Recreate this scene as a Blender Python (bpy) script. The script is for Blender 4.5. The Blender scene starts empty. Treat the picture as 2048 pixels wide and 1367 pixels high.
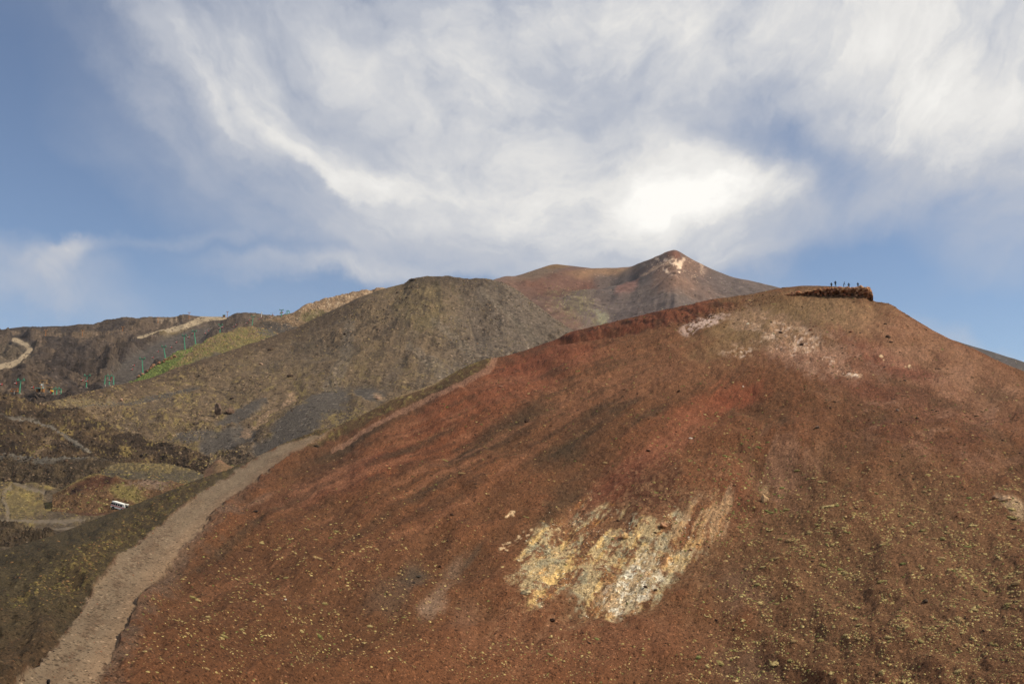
import bpy, math, random
import numpy as np
from mathutils import Vector, Matrix

# ------------------------------------------------------------------ camera, world, sun, exposure
F = 1990.0                                   # focal length in photo pixels (photo 2048 x 1367)
PITCH = math.atan((1000.0 - 683.5) / F)      # level horizon falls on photo row 1000
CP, SP = math.cos(PITCH), math.sin(PITCH)
scene = bpy.context.scene
COL = scene.collection
camd = bpy.data.cameras.new('camera'); cam = bpy.data.objects.new('camera', camd)
COL.objects.link(cam)
camd.sensor_width = 36.0; camd.lens = F / 2048.0 * 36.0
camd.clip_start = 0.5; camd.clip_end = 40000.0
cam.location = (0, 0, 0); cam.rotation_euler = (math.pi / 2 + PITCH, 0, 0)
scene.camera = cam

SUN_AZ, SUN_EL = 95.0, 43.0                  # degrees clockwise from the view direction (+Y), above the horizon
sund = bpy.data.lights.new('sun', 'SUN'); sund.energy = 4.5; sund.angle = math.radians(0.7)
sund.color = (1.0, 0.90, 0.70)
sun = bpy.data.objects.new('sun', sund); COL.objects.link(sun)
sd = Vector((math.sin(math.radians(SUN_AZ)) * math.cos(math.radians(SUN_EL)),
             math.cos(math.radians(SUN_AZ)) * math.cos(math.radians(SUN_EL)), math.sin(math.radians(SUN_EL))))
sun.rotation_euler = sd.to_track_quat('Z', 'Y').to_euler()
scene.view_settings.view_transform = 'Standard'; scene.view_settings.look = 'None'
scene.view_settings.gamma = 1.0; scene.view_settings.use_curve_mapping = False
scene.view_settings.exposure = 0.0


def ray(u, v):
    a = (np.asarray(u, float) - 1024.0) / F; b = (683.5 - np.asarray(v, float)) / F
    return np.stack(np.broadcast_arrays(a, CP - b * SP, SP + b * CP), -1)


def P(u, v, r):
    """point seen at photo pixel (u, v), at horizontal distance r metres"""
    d = ray(u, v)
    return d * (np.asarray(r, float) / np.hypot(d[..., 0], d[..., 1]))[..., None]


def proj(p):
    yc = p[..., 1] * CP + p[..., 2] * SP; zc = -p[..., 1] * SP + p[..., 2] * CP
    yc = np.maximum(yc, 0.5)
    return 1024.0 + F * p[..., 0] / yc, 683.5 - F * zc / yc


world = bpy.data.worlds.new('World'); scene.world = world; world.use_nodes = True
world.cycles.sampling_method = 'MANUAL'; world.cycles.sample_map_resolution = 512


def build_world():
    nt = world.node_tree; N = nt.nodes; L = nt.links
    N.clear()
    out = N.new('ShaderNodeOutputWorld'); bg = N.new('ShaderNodeBackground')
    sky = N.new('ShaderNodeTexSky'); sky.sky_type = 'NISHITA'; sky.sun_disc = False
    sky.sun_elevation = math.radians(SUN_EL); sky.sun_rotation = math.radians(SUN_AZ)
    sky.altitude = 1900; sky.air_density = 1.0; sky.dust_density = 0.7; sky.ozone_density = 2.6
    bg.inputs[1].default_value = 0.112
    tc = N.new('ShaderNodeTexCoord')
    sep = N.new('ShaderNodeSeparateXYZ'); L.new(tc.outputs['Generated'], sep.inputs[0])

    def m(op, a, b=None, c=None, clamp=False):
        n = N.new('ShaderNodeMath'); n.operation = op; n.use_clamp = clamp
        for i, x in enumerate((a, b, c)):
            if x is None: continue
            if isinstance(x, (int, float)): n.inputs[i].default_value = x
            else: L.new(x, n.inputs[i])
        return n.outputs[0]

    def smooth(x, lo, hi, a=0.0, b=1.0):
        n = N.new('ShaderNodeMapRange'); n.interpolation_type = 'SMOOTHSTEP'
        L.new(x, n.inputs[0]); n.inputs[1].default_value = lo; n.inputs[2].default_value = hi
        n.inputs[3].default_value = a; n.inputs[4].default_value = b
        return n.outputs[0]
    az = m('ARCTAN2', sep.outputs[0], sep.outputs[1]); el = m('ARCSINE', sep.outputs[2])
    ae = N.new('ShaderNodeCombineXYZ'); L.new(az, ae.inputs[0]); L.new(el, ae.inputs[1])
    # domain warp so that cloud edges fray
    w = N.new('ShaderNodeTexNoise'); w.inputs['Scale'].default_value = 5.5; w.inputs['Detail'].default_value = 7
    w.inputs['Roughness'].default_value = 0.58
    L.new(ae.outputs[0], w.inputs['Vector'])
    wv = N.new('ShaderNodeVectorMath'); wv.operation = 'SUBTRACT'; L.new(w.outputs['Color'], wv.inputs[0]); wv.inputs[1].default_value = (.5, .5, .5)
    ws = N.new('ShaderNodeVectorMath'); ws.operation = 'SCALE'; L.new(wv.outputs[0], ws.inputs[0]); ws.inputs['Scale'].default_value = 0.13
    wa = N.new('ShaderNodeVectorMath'); wa.operation = 'ADD'; L.new(ae.outputs[0], wa.inputs[0]); L.new(ws.outputs[0], wa.inputs[1])
    vec = wa.outputs[0]

    def pix(u, v):
        d = ray(u, v); d = d / np.linalg.norm(d)
        return math.atan2(d[0], d[1]), math.asin(d[2])

    def blob(u, v, ru, rv, ang, amp, soft=0.0):
        """elongated cloud body; ang is the tilt on the photo in degrees (positive = falling to the right)"""
        n = N.new('ShaderNodeMapping'); n.vector_type = 'TEXTURE'
        a, e = pix(u, v)
        n.inputs['Location'].default_value = (a, e, 0)
        n.inputs['Rotation'].default_value = (0, 0, math.radians(-ang))
        n.inputs['Scale'].default_value = (ru / F, rv / F, 1)
        L.new(vec, n.inputs[0])
        ln = N.new('ShaderNodeVectorMath'); ln.operation = 'LENGTH'; L.new(n.outputs[0], ln.inputs[0])
        s = smooth(ln.outputs['Value'], 1.75, soft, 0.0, amp)
        return s
    BL = [  # u, v, ru, rv, tilt, density
        (980, 110, 640, 210, 6, .50), (1500, 40, 680, 210, 0, .50), (1930, 110, 300, 230, 15, .42),
        (2010, 310, 170, 190, 35, .50), (980, 310, 520, 120, 16, .30), (480, 210, 330, 75, 46, .30), (400, 150, 200, 20, 60, .12), (560, 200, 200, 24, 54, .12), (570, 280, 240, 22, 38, .12), (290, 190, 240, 26, 48, .12), (700, 350, 240, 20, 24, .10), (760, 190, 330, 130, 30, .18),
        (640, 315, 300, 58, 31, .30), (330, 120, 220, 50, 54, .16), (860, 390, 330, 44, 12, .34), (1150, 390, 480, 85, 2, .38),
        (1328, 408, 110, 58, 4, .56), (1310, 385, 240, 100, -5, .30), (1500, 360, 200, 55, -14, .28), (900, 505, 480, 60, 3, .30),
        (1180, 505, 480, 60, 0, .30), (1500, 500, 340, 48, -14, .34), (700, 553, 260, 22, 0, .40),
        (40, 540, 170, 62, 12, .42), (112, 530, 60, 20, -35, .34), (250, 508, 190, 14, -9, .20), (10, 600, 170, 40, 5, .24),
        (1970, 695, 160, 26, 22, .40), (300, 230, 420, 230, 45, .16), (1650, 570, 640, 130, -8, .34),
        (2060, 610, 160, 50, 30, .16), (1700, 180, 480, 200, 25, .34), (420, 380, 420, 120, 20, .12), (1500, 330, 260, 90, -8, .30),
    ]
    NEG = [(1560, 270, 170, 42, 12, -.44), (1680, 320, 140, 46, 15, -.30), (1740, 475, 380, 85, -6, -.42),
           (1960, 590, 340, 95, 18, -.34), (1580, 180, 240, 120, 35, -.24), (620, 205, 170, 60, 42, -.10), (1230, 160, 330, 60, 10, -.14), (300, 460, 440, 70, 6, -.20), (40, 230, 200, 280, 20, -.22)]
    acc = None
    for b in BL + NEG:
        s = blob(*b)
        acc = s if acc is None else m('ADD', acc, s)
    # wind-drawn texture in the layer's own plane, the same all round the sky
    zz = m('MAXIMUM', m('ADD', sep.outputs[2], 0.16), 0.1)
    px = m('DIVIDE', sep.outputs[0], zz); py = m('DIVIDE', sep.outputs[1], zz)
    pl = N.new('ShaderNodeCombineXYZ'); L.new(px, pl.inputs[0]); L.new(py, pl.inputs[1])
    pw = N.new('ShaderNodeVectorMath'); pw.operation = 'ADD'; L.new(pl.outputs[0], pw.inputs[0])
    pws = N.new('ShaderNodeVectorMath'); pws.operation = 'SCALE'; L.new(wv.outputs[0], pws.inputs[0]); pws.inputs['Scale'].default_value = 0.9
    L.new(pws.outputs[0], pw.inputs[1])
    mp = N.new('ShaderNodeMapping'); mp.inputs['Rotation'].default_value = (0, 0, math.radians(52)); mp.inputs['Scale'].default_value = (0.5, 1.7, 1)
    L.new(pw.outputs[0], mp.inputs[0])
    n1 = N.new('ShaderNodeTexNoise'); n1.inputs['Scale'].default_value = 1.5; n1.inputs['Detail'].default_value = 9
    n1.inputs['Roughness'].default_value = 0.56; n1.inputs['Distortion'].default_value = 0.3; L.new(mp.outputs[0], n1.inputs['Vector'])
    n2 = N.new('ShaderNodeTexNoise'); n2.inputs['Scale'].default_value = 9.0; n2.inputs['Detail'].default_value = 7
    n2.inputs['Roughness'].default_value = 0.6; L.new(vec, n2.inputs['Vector'])
    cc = N.new('ShaderNodeVectorMath'); cc.operation = 'SUBTRACT'; L.new(vec, cc.inputs[0])
    a0, e0 = pix(1050, 0); cc.inputs[1].default_value = (a0, e0 + 350 / F, 0)
    cl = N.new('ShaderNodeVectorMath'); cl.operation = 'LENGTH'; L.new(cc.outputs[0], cl.inputs[0])
    cs_ = N.new('ShaderNodeSeparateXYZ'); L.new(cc.outputs[0], cs_.inputs[0])
    pv = N.new('ShaderNodeCombineXYZ'); L.new(m('MULTIPLY', cl.outputs['Value'], 26.0), pv.inputs[0]); L.new(m('MULTIPLY', m('ARCTAN2', cs_.outputs[0], m('MULTIPLY', cs_.outputs[1], -1.0)), 3.2), pv.inputs[1])
    n4 = N.new('ShaderNodeTexNoise'); n4.inputs['Scale'].default_value = 1.0; n4.inputs['Detail'].default_value = 8; n4.inputs['Roughness'].default_value = 0.62
    n4.inputs['Distortion'].default_value = 0.35
    L.new(pv.outputs[0], n4.inputs['Vector'])
    tex = m('ADD', m('ADD', m('MULTIPLY', n1.outputs[0], 1.1), m('MULTIPLY', n2.outputs[0], 1.3)), m('ADD', m('MULTIPLY', n4.outputs[0], 1.35), -1.07))   # about 0.8 in the mean
    # the cloud sheet goes on beyond the described part of the sky
    back = smooth(m('ABSOLUTE', az), 0.55, 1.3, 0.0, 0.55)
    up = smooth(el, 0.55, 0.9, 0.0, 0.45)
    acc = m('ADD', m('ADD', acc, 0.03), m('MAXIMUM', back, up))
    dens = m('MULTIPLY', acc, m('ADD', m('MULTIPLY', tex, 0.9), 0.28))
    dens = m('MINIMUM', m('MAXIMUM', dens, 0.0), 1.9)
    # cloud brightness: grey veil to white
    br = N.new('ShaderNodeValToRGB'); L.new(m('DIVIDE', dens, 1.9), br.inputs[0])
    e = br.color_ramp.elements
    e[0].position = 0.0; e[0].color = (4.6, 4.8, 5.4, 1); e[1].position = 1.0; e[1].color = (9.6, 9.35, 8.8, 1)
    k = e.new(0.36); k.color = (4.9, 5.1, 5.6, 1)
    k = e.new(0.62); k.color = (7.4, 7.25, 7.0, 1)
    mixn = N.new('ShaderNodeMix'); mixn.data_type = 'RGBA'
    fac = smooth(dens, -0.16, 0.80, 0.0, 0.95)
    L.new(fac, mixn.inputs['Factor']); L.new(sky.outputs[0], mixn.inputs['A']); L.new(br.outputs[0], mixn.inputs['B'])
    L.new(mixn.outputs['Result'], bg.inputs[0]); L.new(bg.outputs[0], out.inputs[0])


build_world()

# ------------------------------------------------------------------ numpy noise
rng = np.random.default_rng(7)
random.seed(7)


def _hash(ix, iy, iz, seed):
    h = (ix * 374761393 + iy * 668265263 + iz * 2147483647 + seed * 974634777) & 0xFFFFFFFF
    h = ((h ^ (h >> 13)) * 1274126177) & 0xFFFFFFFF
    h = h ^ (h >> 16)
    return (h & 0xFFFFFF).astype(np.float64) / float(0xFFFFFF)


def vnoise(x, y, z=None, seed=0):
    x = np.asarray(x, float); y = np.asarray(y, float)
    fx = np.floor(x); fy = np.floor(y)
    ix = fx.astype(np.int64); iy = fy.astype(np.int64)
    tx = x - fx; ty = y - fy
    sx = tx * tx * tx * (tx * (tx * 6 - 15) + 10); sy = ty * ty * ty * (ty * (ty * 6 - 15) + 10)

    def plane(iz):
        a = _hash(ix, iy, iz, seed); b = _hash(ix + 1, iy, iz, seed)
        c = _hash(ix, iy + 1, iz, seed); d = _hash(ix + 1, iy + 1, iz, seed)
        return (a + (b - a) * sx) * (1 - sy) + (c + (d - c) * sx) * sy
    if z is None:
        return plane(np.int64(0)) * 2 - 1
    z = np.asarray(z, float); fz = np.floor(z); iz = fz.astype(np.int64); tz = z - fz
    sz = tz * tz * tz * (tz * (tz * 6 - 15) + 10)
    return (plane(iz) * (1 - sz) + plane(iz + 1) * sz) * 2 - 1


def fbm(x, y, octv=4, seed=0, gain=0.5, ridged=False):
    s = 0.0; a = 1.0; n = 0.0
    for o in range(octv):
        c, sn = math.cos(o * 0.7), math.sin(o * 0.7)
        v = vnoise((x * c - y * sn) * 2 ** o + 17.3 * o, (x * sn + y * c) * 2 ** o - 9.1 * o, None, seed + o)
        if ridged: v = 1 - 2 * np.abs(v)
        s = s + v * a; n += a; a *= gain
    return s / n * (1.0 if ridged else 1.6)


def sst(lo, hi, x):
    t = np.clip((x - lo) / (hi - lo), 0, 1)
    return t * t * (3 - 2 * t)


def lin(c):
    c = np.asarray(c, float) / 255.0
    return np.where(c <= 0.04045, c / 12.92, ((c + 0.055) / 1.055) ** 2.4)


LIGHT = 0.97


def A(r, g, b):
    """surface colour whose sunlit appearance is about (r, g, b)"""
    g = g + 0.11 * max(0.0, r - g - 18); b = b + 0.16 * max(0.0, g - b - 30)
    return lin((r, g, b)) / LIGHT * np.array((1.0, 1.0, 0.97))


def mix(c, col, m):
    return c + (np.asarray(col) - c) * np.clip(m, 0, 1)[..., None]


def pdist(U, V, pts):
    """distance in pixels to a polyline, and position along it 0..1"""
    best = np.full(U.shape, 1e9); along = np.zeros(U.shape)
    pts = np.asarray(pts, float); seg = np.hypot(*(pts[1:] - pts[:-1]).T); tot = seg.sum(); acc = 0
    for (a, b, l) in zip(pts[:-1], pts[1:], seg):
        d = b - a
        t = np.clip(((U - a[0]) * d[0] + (V - a[1]) * d[1]) / (l * l), 0, 1)
        q = np.hypot(U - a[0] - t * d[0], V - a[1] - t * d[1])
        k = q < best
        best = np.where(k, q, best); along = np.where(k, (acc + t * l) / tot, along); acc += l
    return best, along


def ell(U, V, cx, cy, rx, ry, ang):
    t = math.radians(ang); c, s = math.cos(t), math.sin(t)
    dx = U - cx; dy = V - cy
    return np.hypot((dx * c + dy * s) / rx, (-dx * s + dy * c) / ry)


# ------------------------------------------------------------------ mesh helpers
def mesh_np(name, verts, faces, col=None, smooth=False):
    """faces: (n, k) int array, all of one size"""
    verts = np.ascontiguousarray(verts, dtype=np.float32).reshape(-1, 3); faces = np.ascontiguousarray(faces, dtype=np.int32)
    k = faces.shape[1]; n = len(faces)
    me = bpy.data.meshes.new(name)
    me.vertices.add(len(verts)); me.vertices.foreach_set('co', verts.ravel())
    me.loops.add(n * k); me.loops.foreach_set('vertex_index', faces.ravel())
    me.polygons.add(n); me.polygons.foreach_set('loop_start', np.arange(0, n * k, k, dtype=np.int32))
    me.polygons.foreach_set('loop_total', np.full(n, k, dtype=np.int32))
    if smooth: me.polygons.foreach_set('use_smooth', np.ones(n, dtype=bool))
    me.update(calc_edges=True)
    if col is not None:
        at = me.color_attributes.new('Col', 'FLOAT_COLOR', 'POINT')
        c = np.ones((len(verts), 4), dtype=np.float32); c[:, :3] = np.clip(np.asarray(col).reshape(-1, 3), 0.004, 0.9)
        at.data.foreach_set('color', c.ravel())
    return me


def link(name, me, mat=None, parent=None):
    o = bpy.data.objects.new(name, me); COL.objects.link(o)
    if mat is not None and me is not None and not me.materials: me.materials.append(mat)
    if parent is not None: o.parent = parent
    return o


def tag(o, label=None, cat=None, group=None, kind=None):
    if label: o['label'] = label
    if cat: o['category'] = cat
    if group: o['group'] = group
    if kind: o['kind'] = kind
    return o


def empty(name, loc, rot=(0, 0, 0), label=None, cat=None, group=None, kind=None):
    o = bpy.data.objects.new(name, None); COL.objects.link(o)
    o.empty_display_size = 0.3
    o.location = loc; o.rotation_euler = rot
    return tag(o, label, cat, group, kind)


class MB:
    """collects boxes, prisms and tubes into one mesh"""
    def __init__(s): s.v = []; s.f = []

    def box(s, c, size, rot=None, taper=1.0):
        x, y, z = (k / 2 for k in size); b = len(s.v)
        for dz in (-1, 1):
            t = taper if dz > 0 else 1.0
            for dx, dy in ((-1, -1), (1, -1), (1, 1), (-1, 1)):
                p = Vector((dx * x * t, dy * y * t, dz * z))
                if rot: p = rot @ p
                s.v.append(tuple(p + Vector(c)))
        s.f += [tuple(b + i for i in q) for q in ((0, 3, 2, 1), (4, 5, 6, 7), (0, 1, 5, 4), (1, 2, 6, 5), (2, 3, 7, 6), (3, 0, 4, 7))]
        return s

    def tube(s, a, b, ra, rb=None, n=8):
        rb = ra if rb is None else rb
        a, b = Vector(a), Vector(b); d = (b - a).normalized()
        e = d.orthogonal().normalized(); g = d.cross(e); k = len(s.v)
        for p, r in ((a, ra), (b, rb)):
            for i in range(n):
                t = 2 * math.pi * i / n
                s.v.append(tuple(p + e * (r * math.cos(t)) + g * (r * math.sin(t))))
        for i in range(n):
            j = (i + 1) % n; s.f.append((k + i, k + j, k + n + j, k + n + i))
        s.f.append(tuple(k + i for i in range(n))[::-1]); s.f.append(tuple(k + n + i for i in range(n)))
        return s

    def prism(s, prof, y0, y1):
        """profile in xz, extruded along y"""
        k = len(s.v); n = len(prof)
        for y in (y0, y1):
            for x, z in prof: s.v.append((x, y, z))
        for i in range(n):
            j = (i + 1) % n; s.f.append((k + i, k + j, k + n + j, k + n + i))
        s.f.append(tuple(k + i for i in range(n))[::-1]); s.f.append(tuple(k + n + i for i in range(n)))
        return s

    def mesh(s, name):
        me = bpy.data.meshes.new(name); me.from_pydata(s.v, [], s.f); me.validate(); me.update()
        import bmesh as _b
        bm = _b.new(); bm.from_mesh(me); _b.ops.recalc_face_normals(bm, faces=bm.faces); bm.to_mesh(me); bm.free()
        return me

    def build(s, name, mat, parent=None): return link(name, s.mesh(name), mat, parent)


def copy_tree(o, parent=None):
    c = o.copy(); COL.objects.link(c); c.parent = parent
    for ch in [x for x in o.children]: copy_tree(ch, c)
    return c


# ------------------------------------------------------------------ materials
def mat_ground(name, size, contrast=0.35, bump=0.6, speck=0.0, speck_dark=0.0, rough=0.96):
    """painted-by-attribute ground with procedural grain; size = grain in metres"""
    ma = bpy.data.materials.new(name); ma.use_nodes = True
    nt = ma.node_tree; N = nt.nodes; L = nt.links; bs = N['Principled BSDF']
    bs.inputs['Roughness'].default_value = rough; bs.inputs['Specular IOR Level'].default_value = 0.12
    at = N.new('ShaderNodeAttribute'); at.attribute_name = 'Col'
    tc = N.new('ShaderNodeTexCoord')
    n1 = N.new('ShaderNodeTexNoise'); n1.inputs['Scale'].default_value = 1.0 / size; n1.inputs['Detail'].default_value = 6
    n1.inputs['Roughness'].default_value = 0.72; L.new(tc.outputs['Object'], n1.inputs['Vector'])
    mr = N.new('ShaderNodeMapRange'); L.new(n1.outputs[0], mr.inputs[0])
    mr.inputs[1].default_value = 0.25; mr.inputs[2].default_value = 0.75
    mr.inputs[3].default_value = 1 - contrast; mr.inputs[4].default_value = 1 + contrast
    mu = N.new('ShaderNodeMix'); mu.data_type = 'RGBA'; mu.blend_type = 'MULTIPLY'; mu.inputs['Factor'].default_value = 1
    L.new(at.outputs['Color'], mu.inputs['A']); L.new(mr.outputs[0], mu.inputs['B'])
    c = mu.outputs['Result']
    for amt, sc, fac_, sd_ in ((speck, 1.9, 1.9, 0.0), (speck, 3.6, 1.55, 3.1), (speck_dark, 1.6, 0.42, 7.3), (speck_dark, 3.3, 0.5, 11.7)):
        if amt <= 0: continue
        vo = N.new('ShaderNodeTexVoronoi'); vo.inputs['Scale'].default_value = 1.0 / (size * sc)
        mpn = N.new('ShaderNodeMapping'); mpn.inputs['Location'].default_value = (sd_, sd_ * .3, sd_ * .7)
        L.new(tc.outputs['Object'], mpn.inputs[0]); L.new(mpn.outputs[0], vo.inputs['Vector'])
        sp = N.new('ShaderNodeSeparateColor'); L.new(vo.outputs['Color'], sp.inputs[0])
        g1 = N.new('ShaderNodeMath'); g1.operation = 'GREATER_THAN'; L.new(sp.outputs[0], g1.inputs[0]); g1.inputs[1].default_value = 1 - amt
        g2 = N.new('ShaderNodeMapRange'); L.new(vo.outputs['Distance'], g2.inputs[0]); g2.inputs[1].default_value = 0.5; g2.inputs[2].default_value = 0.25
        g3 = N.new('ShaderNodeMath'); g3.operation = 'MULTIPLY'; L.new(g1.outputs[0], g3.inputs[0]); L.new(g2.outputs[0], g3.inputs[1])
        mr2 = N.new('ShaderNodeMapRange'); L.new(g3.outputs[0], mr2.inputs[0]); mr2.inputs[3].default_value = 1.0; mr2.inputs[4].default_value = fac_
        mm = N.new('ShaderNodeMix'); mm.data_type = 'RGBA'; mm.blend_type = 'MULTIPLY'; mm.inputs['Factor'].default_value = 1
        L.new(c, mm.inputs['A']); L.new(mr2.outputs[0], mm.inputs['B']); c = mm.outputs['Result']
    L.new(c, bs.inputs['Base Color'])
    n2 = N.new('ShaderNodeTexNoise'); n2.inputs['Scale'].default_value = 0.8 / size; n2.inputs['Detail'].default_value = 8
    n2.inputs['Roughness'].default_value = 0.7; L.new(tc.outputs['Object'], n2.inputs['Vector'])
    bp = N.new('ShaderNodeBump'); bp.inputs['Strength'].default_value = bump; bp.inputs['Distance'].default_value = size * 1.5
    L.new(n2.outputs[0], bp.inputs['Height']); L.new(bp.outputs[0], bs.inputs['Normal'])
    return ma


def mat_flat(name, rgb, rough=0.6, noise=0.15, nscale=3.0, metal=0.0, linear=False, use_attr=False, bump=0.0):
    ma = bpy.data.materials.new(name); ma.use_nodes = True
    nt = ma.node_tree; N = nt.nodes; L = nt.links; bs = N['Principled BSDF']
    bs.inputs['Roughness'].default_value = rough; bs.inputs['Metallic'].default_value = metal
    bs.inputs['Specular IOR Level'].default_value = 0.25
    c = rgb if linear else tuple(lin(rgb))
    tc = N.new('ShaderNodeTexCoord'); n1 = N.new('ShaderNodeTexNoise'); n1.inputs['Scale'].default_value = nscale
    n1.inputs['Detail'].default_value = 5; L.new(tc.outputs['Object'], n1.inputs['Vector'])
    mr = N.new('ShaderNodeMapRange'); L.new(n1.outputs[0], mr.inputs[0]); mr.inputs[1].default_value = .25; mr.inputs[2].default_value = .75
    mr.inputs[3].default_value = 1 - noise; mr.inputs[4].default_value = 1 + noise
    mu = N.new('ShaderNodeMix'); mu.data_type = 'RGBA'; mu.blend_type = 'MULTIPLY'; mu.inputs['Factor'].default_value = 1
    if use_attr:
        at = N.new('ShaderNodeAttribute'); at.attribute_name = 'Col'; L.new(at.outputs['Color'], mu.inputs['A'])
    else: mu.inputs['A'].default_value = (*c, 1)
    L.new(mr.outputs[0], mu.inputs['B']); L.new(mu.outputs['Result'], bs.inputs['Base Color'])
    if bump > 0:
        bp = N.new('ShaderNodeBump'); bp.inputs['Strength'].default_value = 0.7; bp.inputs['Distance'].default_value = bump
        L.new(n1.outputs[0], bp.inputs['Height']); L.new(bp.outputs[0], bs.inputs['Normal'])
    return ma


# ------------------------------------------------------------------ terrain lofting
def curve(us, knots, soft=6):
    """knots (u, v, r) -> world points along us"""
    k = np.asarray(knots, float)
    v = np.interp(us, k[:, 0], k[:, 1]); r = np.interp(us, k[:, 0], k[:, 2])
    if soft > 0:
        w = np.exp(-0.5 * (np.arange(-3 * soft, 3 * soft + 1) / soft) ** 2); w /= w.sum()
        pad = 3 * soft
        v = np.convolve(np.pad(v, pad, 'reflect', reflect_type='odd'), w, 'valid')
        r = np.convolve(np.pad(r, pad, 'reflect', reflect_type='odd'), w, 'valid')
    return P(us, v, r)


def loft(us, curves, nv, back, near=None, power=1.0):
    """curves: world-point rows from near/low to far/high; rows are re-spaced evenly over the picture;
    back: list of (dr, dz) steps of the far side; near: list of rows put before"""
    C = np.stack(curves); K = len(C); M = 80
    rows = []
    for i in range(K - 1):
        p0, p1, p2, p3 = C[max(i - 1, 0)], C[i], C[i + 1], C[min(i + 2, K - 1)]
        for t in np.linspace(0, 1, M, endpoint=(i == K - 2)):
            if K == 2: rows.append(p1 + (p2 - p1) * t)
            else:
                rows.append(0.5 * (2 * p1 + (p2 - p0) * t + (2 * p0 - 5 * p1 + 4 * p2 - p3) * t * t + (3 * p1 - p0 - 3 * p2 + p3) * t ** 3))
    D = np.stack(rows)
    _, Vd = proj(D)
    Vd = np.minimum.accumulate(Vd, 0)
    G = np.empty((nv, len(us), 3)); idx = np.arange(len(D), dtype=float)
    for j in range(len(us)):
        tv = np.linspace(Vd[0, j], Vd[-1, j], nv)
        x = np.interp(-tv, -Vd[:, j] + idx * 1e-6, idx)
        i0 = np.clip(np.floor(x).astype(int), 0, len(D) - 2); f = (x - i0)[:, None]
        G[:, j] = D[i0, j] * (1 - f) + D[i0 + 1, j] * f
    top = G[-1]; dirn = top[:, :2] / np.linalg.norm(top[:, :2], axis=1)[:, None]
    ex = []
    for dr, dz in back:
        q = top.copy(); q[:, :2] += dirn * dr; q[:, 2] += dz; ex.append(q)
    parts = ([np.stack(near)] if near else []) + [G] + ([np.stack(ex)] if ex else [])
    return np.concatenate(parts, 0), (len(near) if near else 0), nv


def normals(G):
    a = np.gradient(G, axis=1); b = np.gradient(G, axis=0)
    n = np.cross(a, b); n /= np.maximum(np.linalg.norm(n, axis=-1, keepdims=True), 1e-9)
    n[n[..., 2] < 0] *= -1
    return n


def grid_faces(nr, nc):
    i = np.arange(nr - 1)[:, None] * nc + np.arange(nc - 1)[None, :]
    return np.stack([i, i + 1, i + nc + 1, i + nc], -1)


def grid_object(name, G, col, mat, regions=None, label=None):
    """regions: {name: (bool mask per cell, material)} cut out of the sheet as surfaces of their own"""
    nr, nc = G.shape[:2]; fc = grid_faces(nr, nc); left = np.ones((nr - 1, nc - 1), bool); outs = []
    todo = []
    for nm, (mk, mt) in (regions or {}).items():
        mk = mk & left; left &= ~mk; todo.append((nm, mk, mt))
    for nm, mk, mt in [(name, left, mat)] + todo:
        fs = fc[mk]
        if len(fs) == 0: continue
        use = np.unique(fs); re = np.zeros(nr * nc, np.int64); re[use] = np.arange(len(use))
        me = mesh_np(nm.split('.')[0], G.reshape(-1, 3)[use], re[fs], np.asarray(col).reshape(-1, 3)[use], smooth=True)
        o = link(nm.split('.')[0], me, mt); o['kind'] = 'structure'; outs.append(o)
    return outs

SURF = {}


def finish(key, G, nn, nv, U, V):
    UP, VP = proj(G)
    SURF[key] = dict(G=G, N=normals(G), U=U, V=V, UP=UP, VP=VP, r0=nn, r1=nn + nv)


# ------------------------------------------------------------------ base ground reaching the horizon
def base_ground():
    n = 60; a = np.linspace(-1, 1, n); s = np.sign(a) * np.abs(a) ** 2.2 * 14000
    X, Y = np.meshgrid(s, s + 1500); Z = -130 + 40 * fbm(X / 2500, Y / 2500, 3, 5) * sst(500, 3000, np.hypot(X, Y - 800))
    G = np.stack([X, Y, Z], -1)
    c = np.broadcast_to(A(82, 74, 64), G.shape) * (1 + 0.25 * fbm(X / 300, Y / 300, 3, 9))[..., None]
    grid_object('ground', G, c, mat_ground('ground_far', 8.0, 0.3, 0.4))


base_ground()

# ------------------------------------------------------------------ far mountain
FAR_SIL = [(930, 590, 1500), (989, 559, 1560), (1012, 553, 1620), (1030, 552, 1660), (1059, 543, 1700), (1097, 530, 1740), (1112, 527, 1750), (1156, 532, 1760),
           (1185, 536, 1770), (1220, 536, 1770), (1261, 534, 1740), (1302, 517, 1660), (1332, 503, 1610), (1345, 499, 1590), (1352, 499, 1590), (1358, 502, 1588),
           (1390, 521, 1570), (1425, 539, 1550), (1460, 552, 1530), (1507, 561, 1510), (1566, 575, 1480), (1900, 677, 1330), (2060, 727, 1270), (2200, 770, 1230)]


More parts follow.
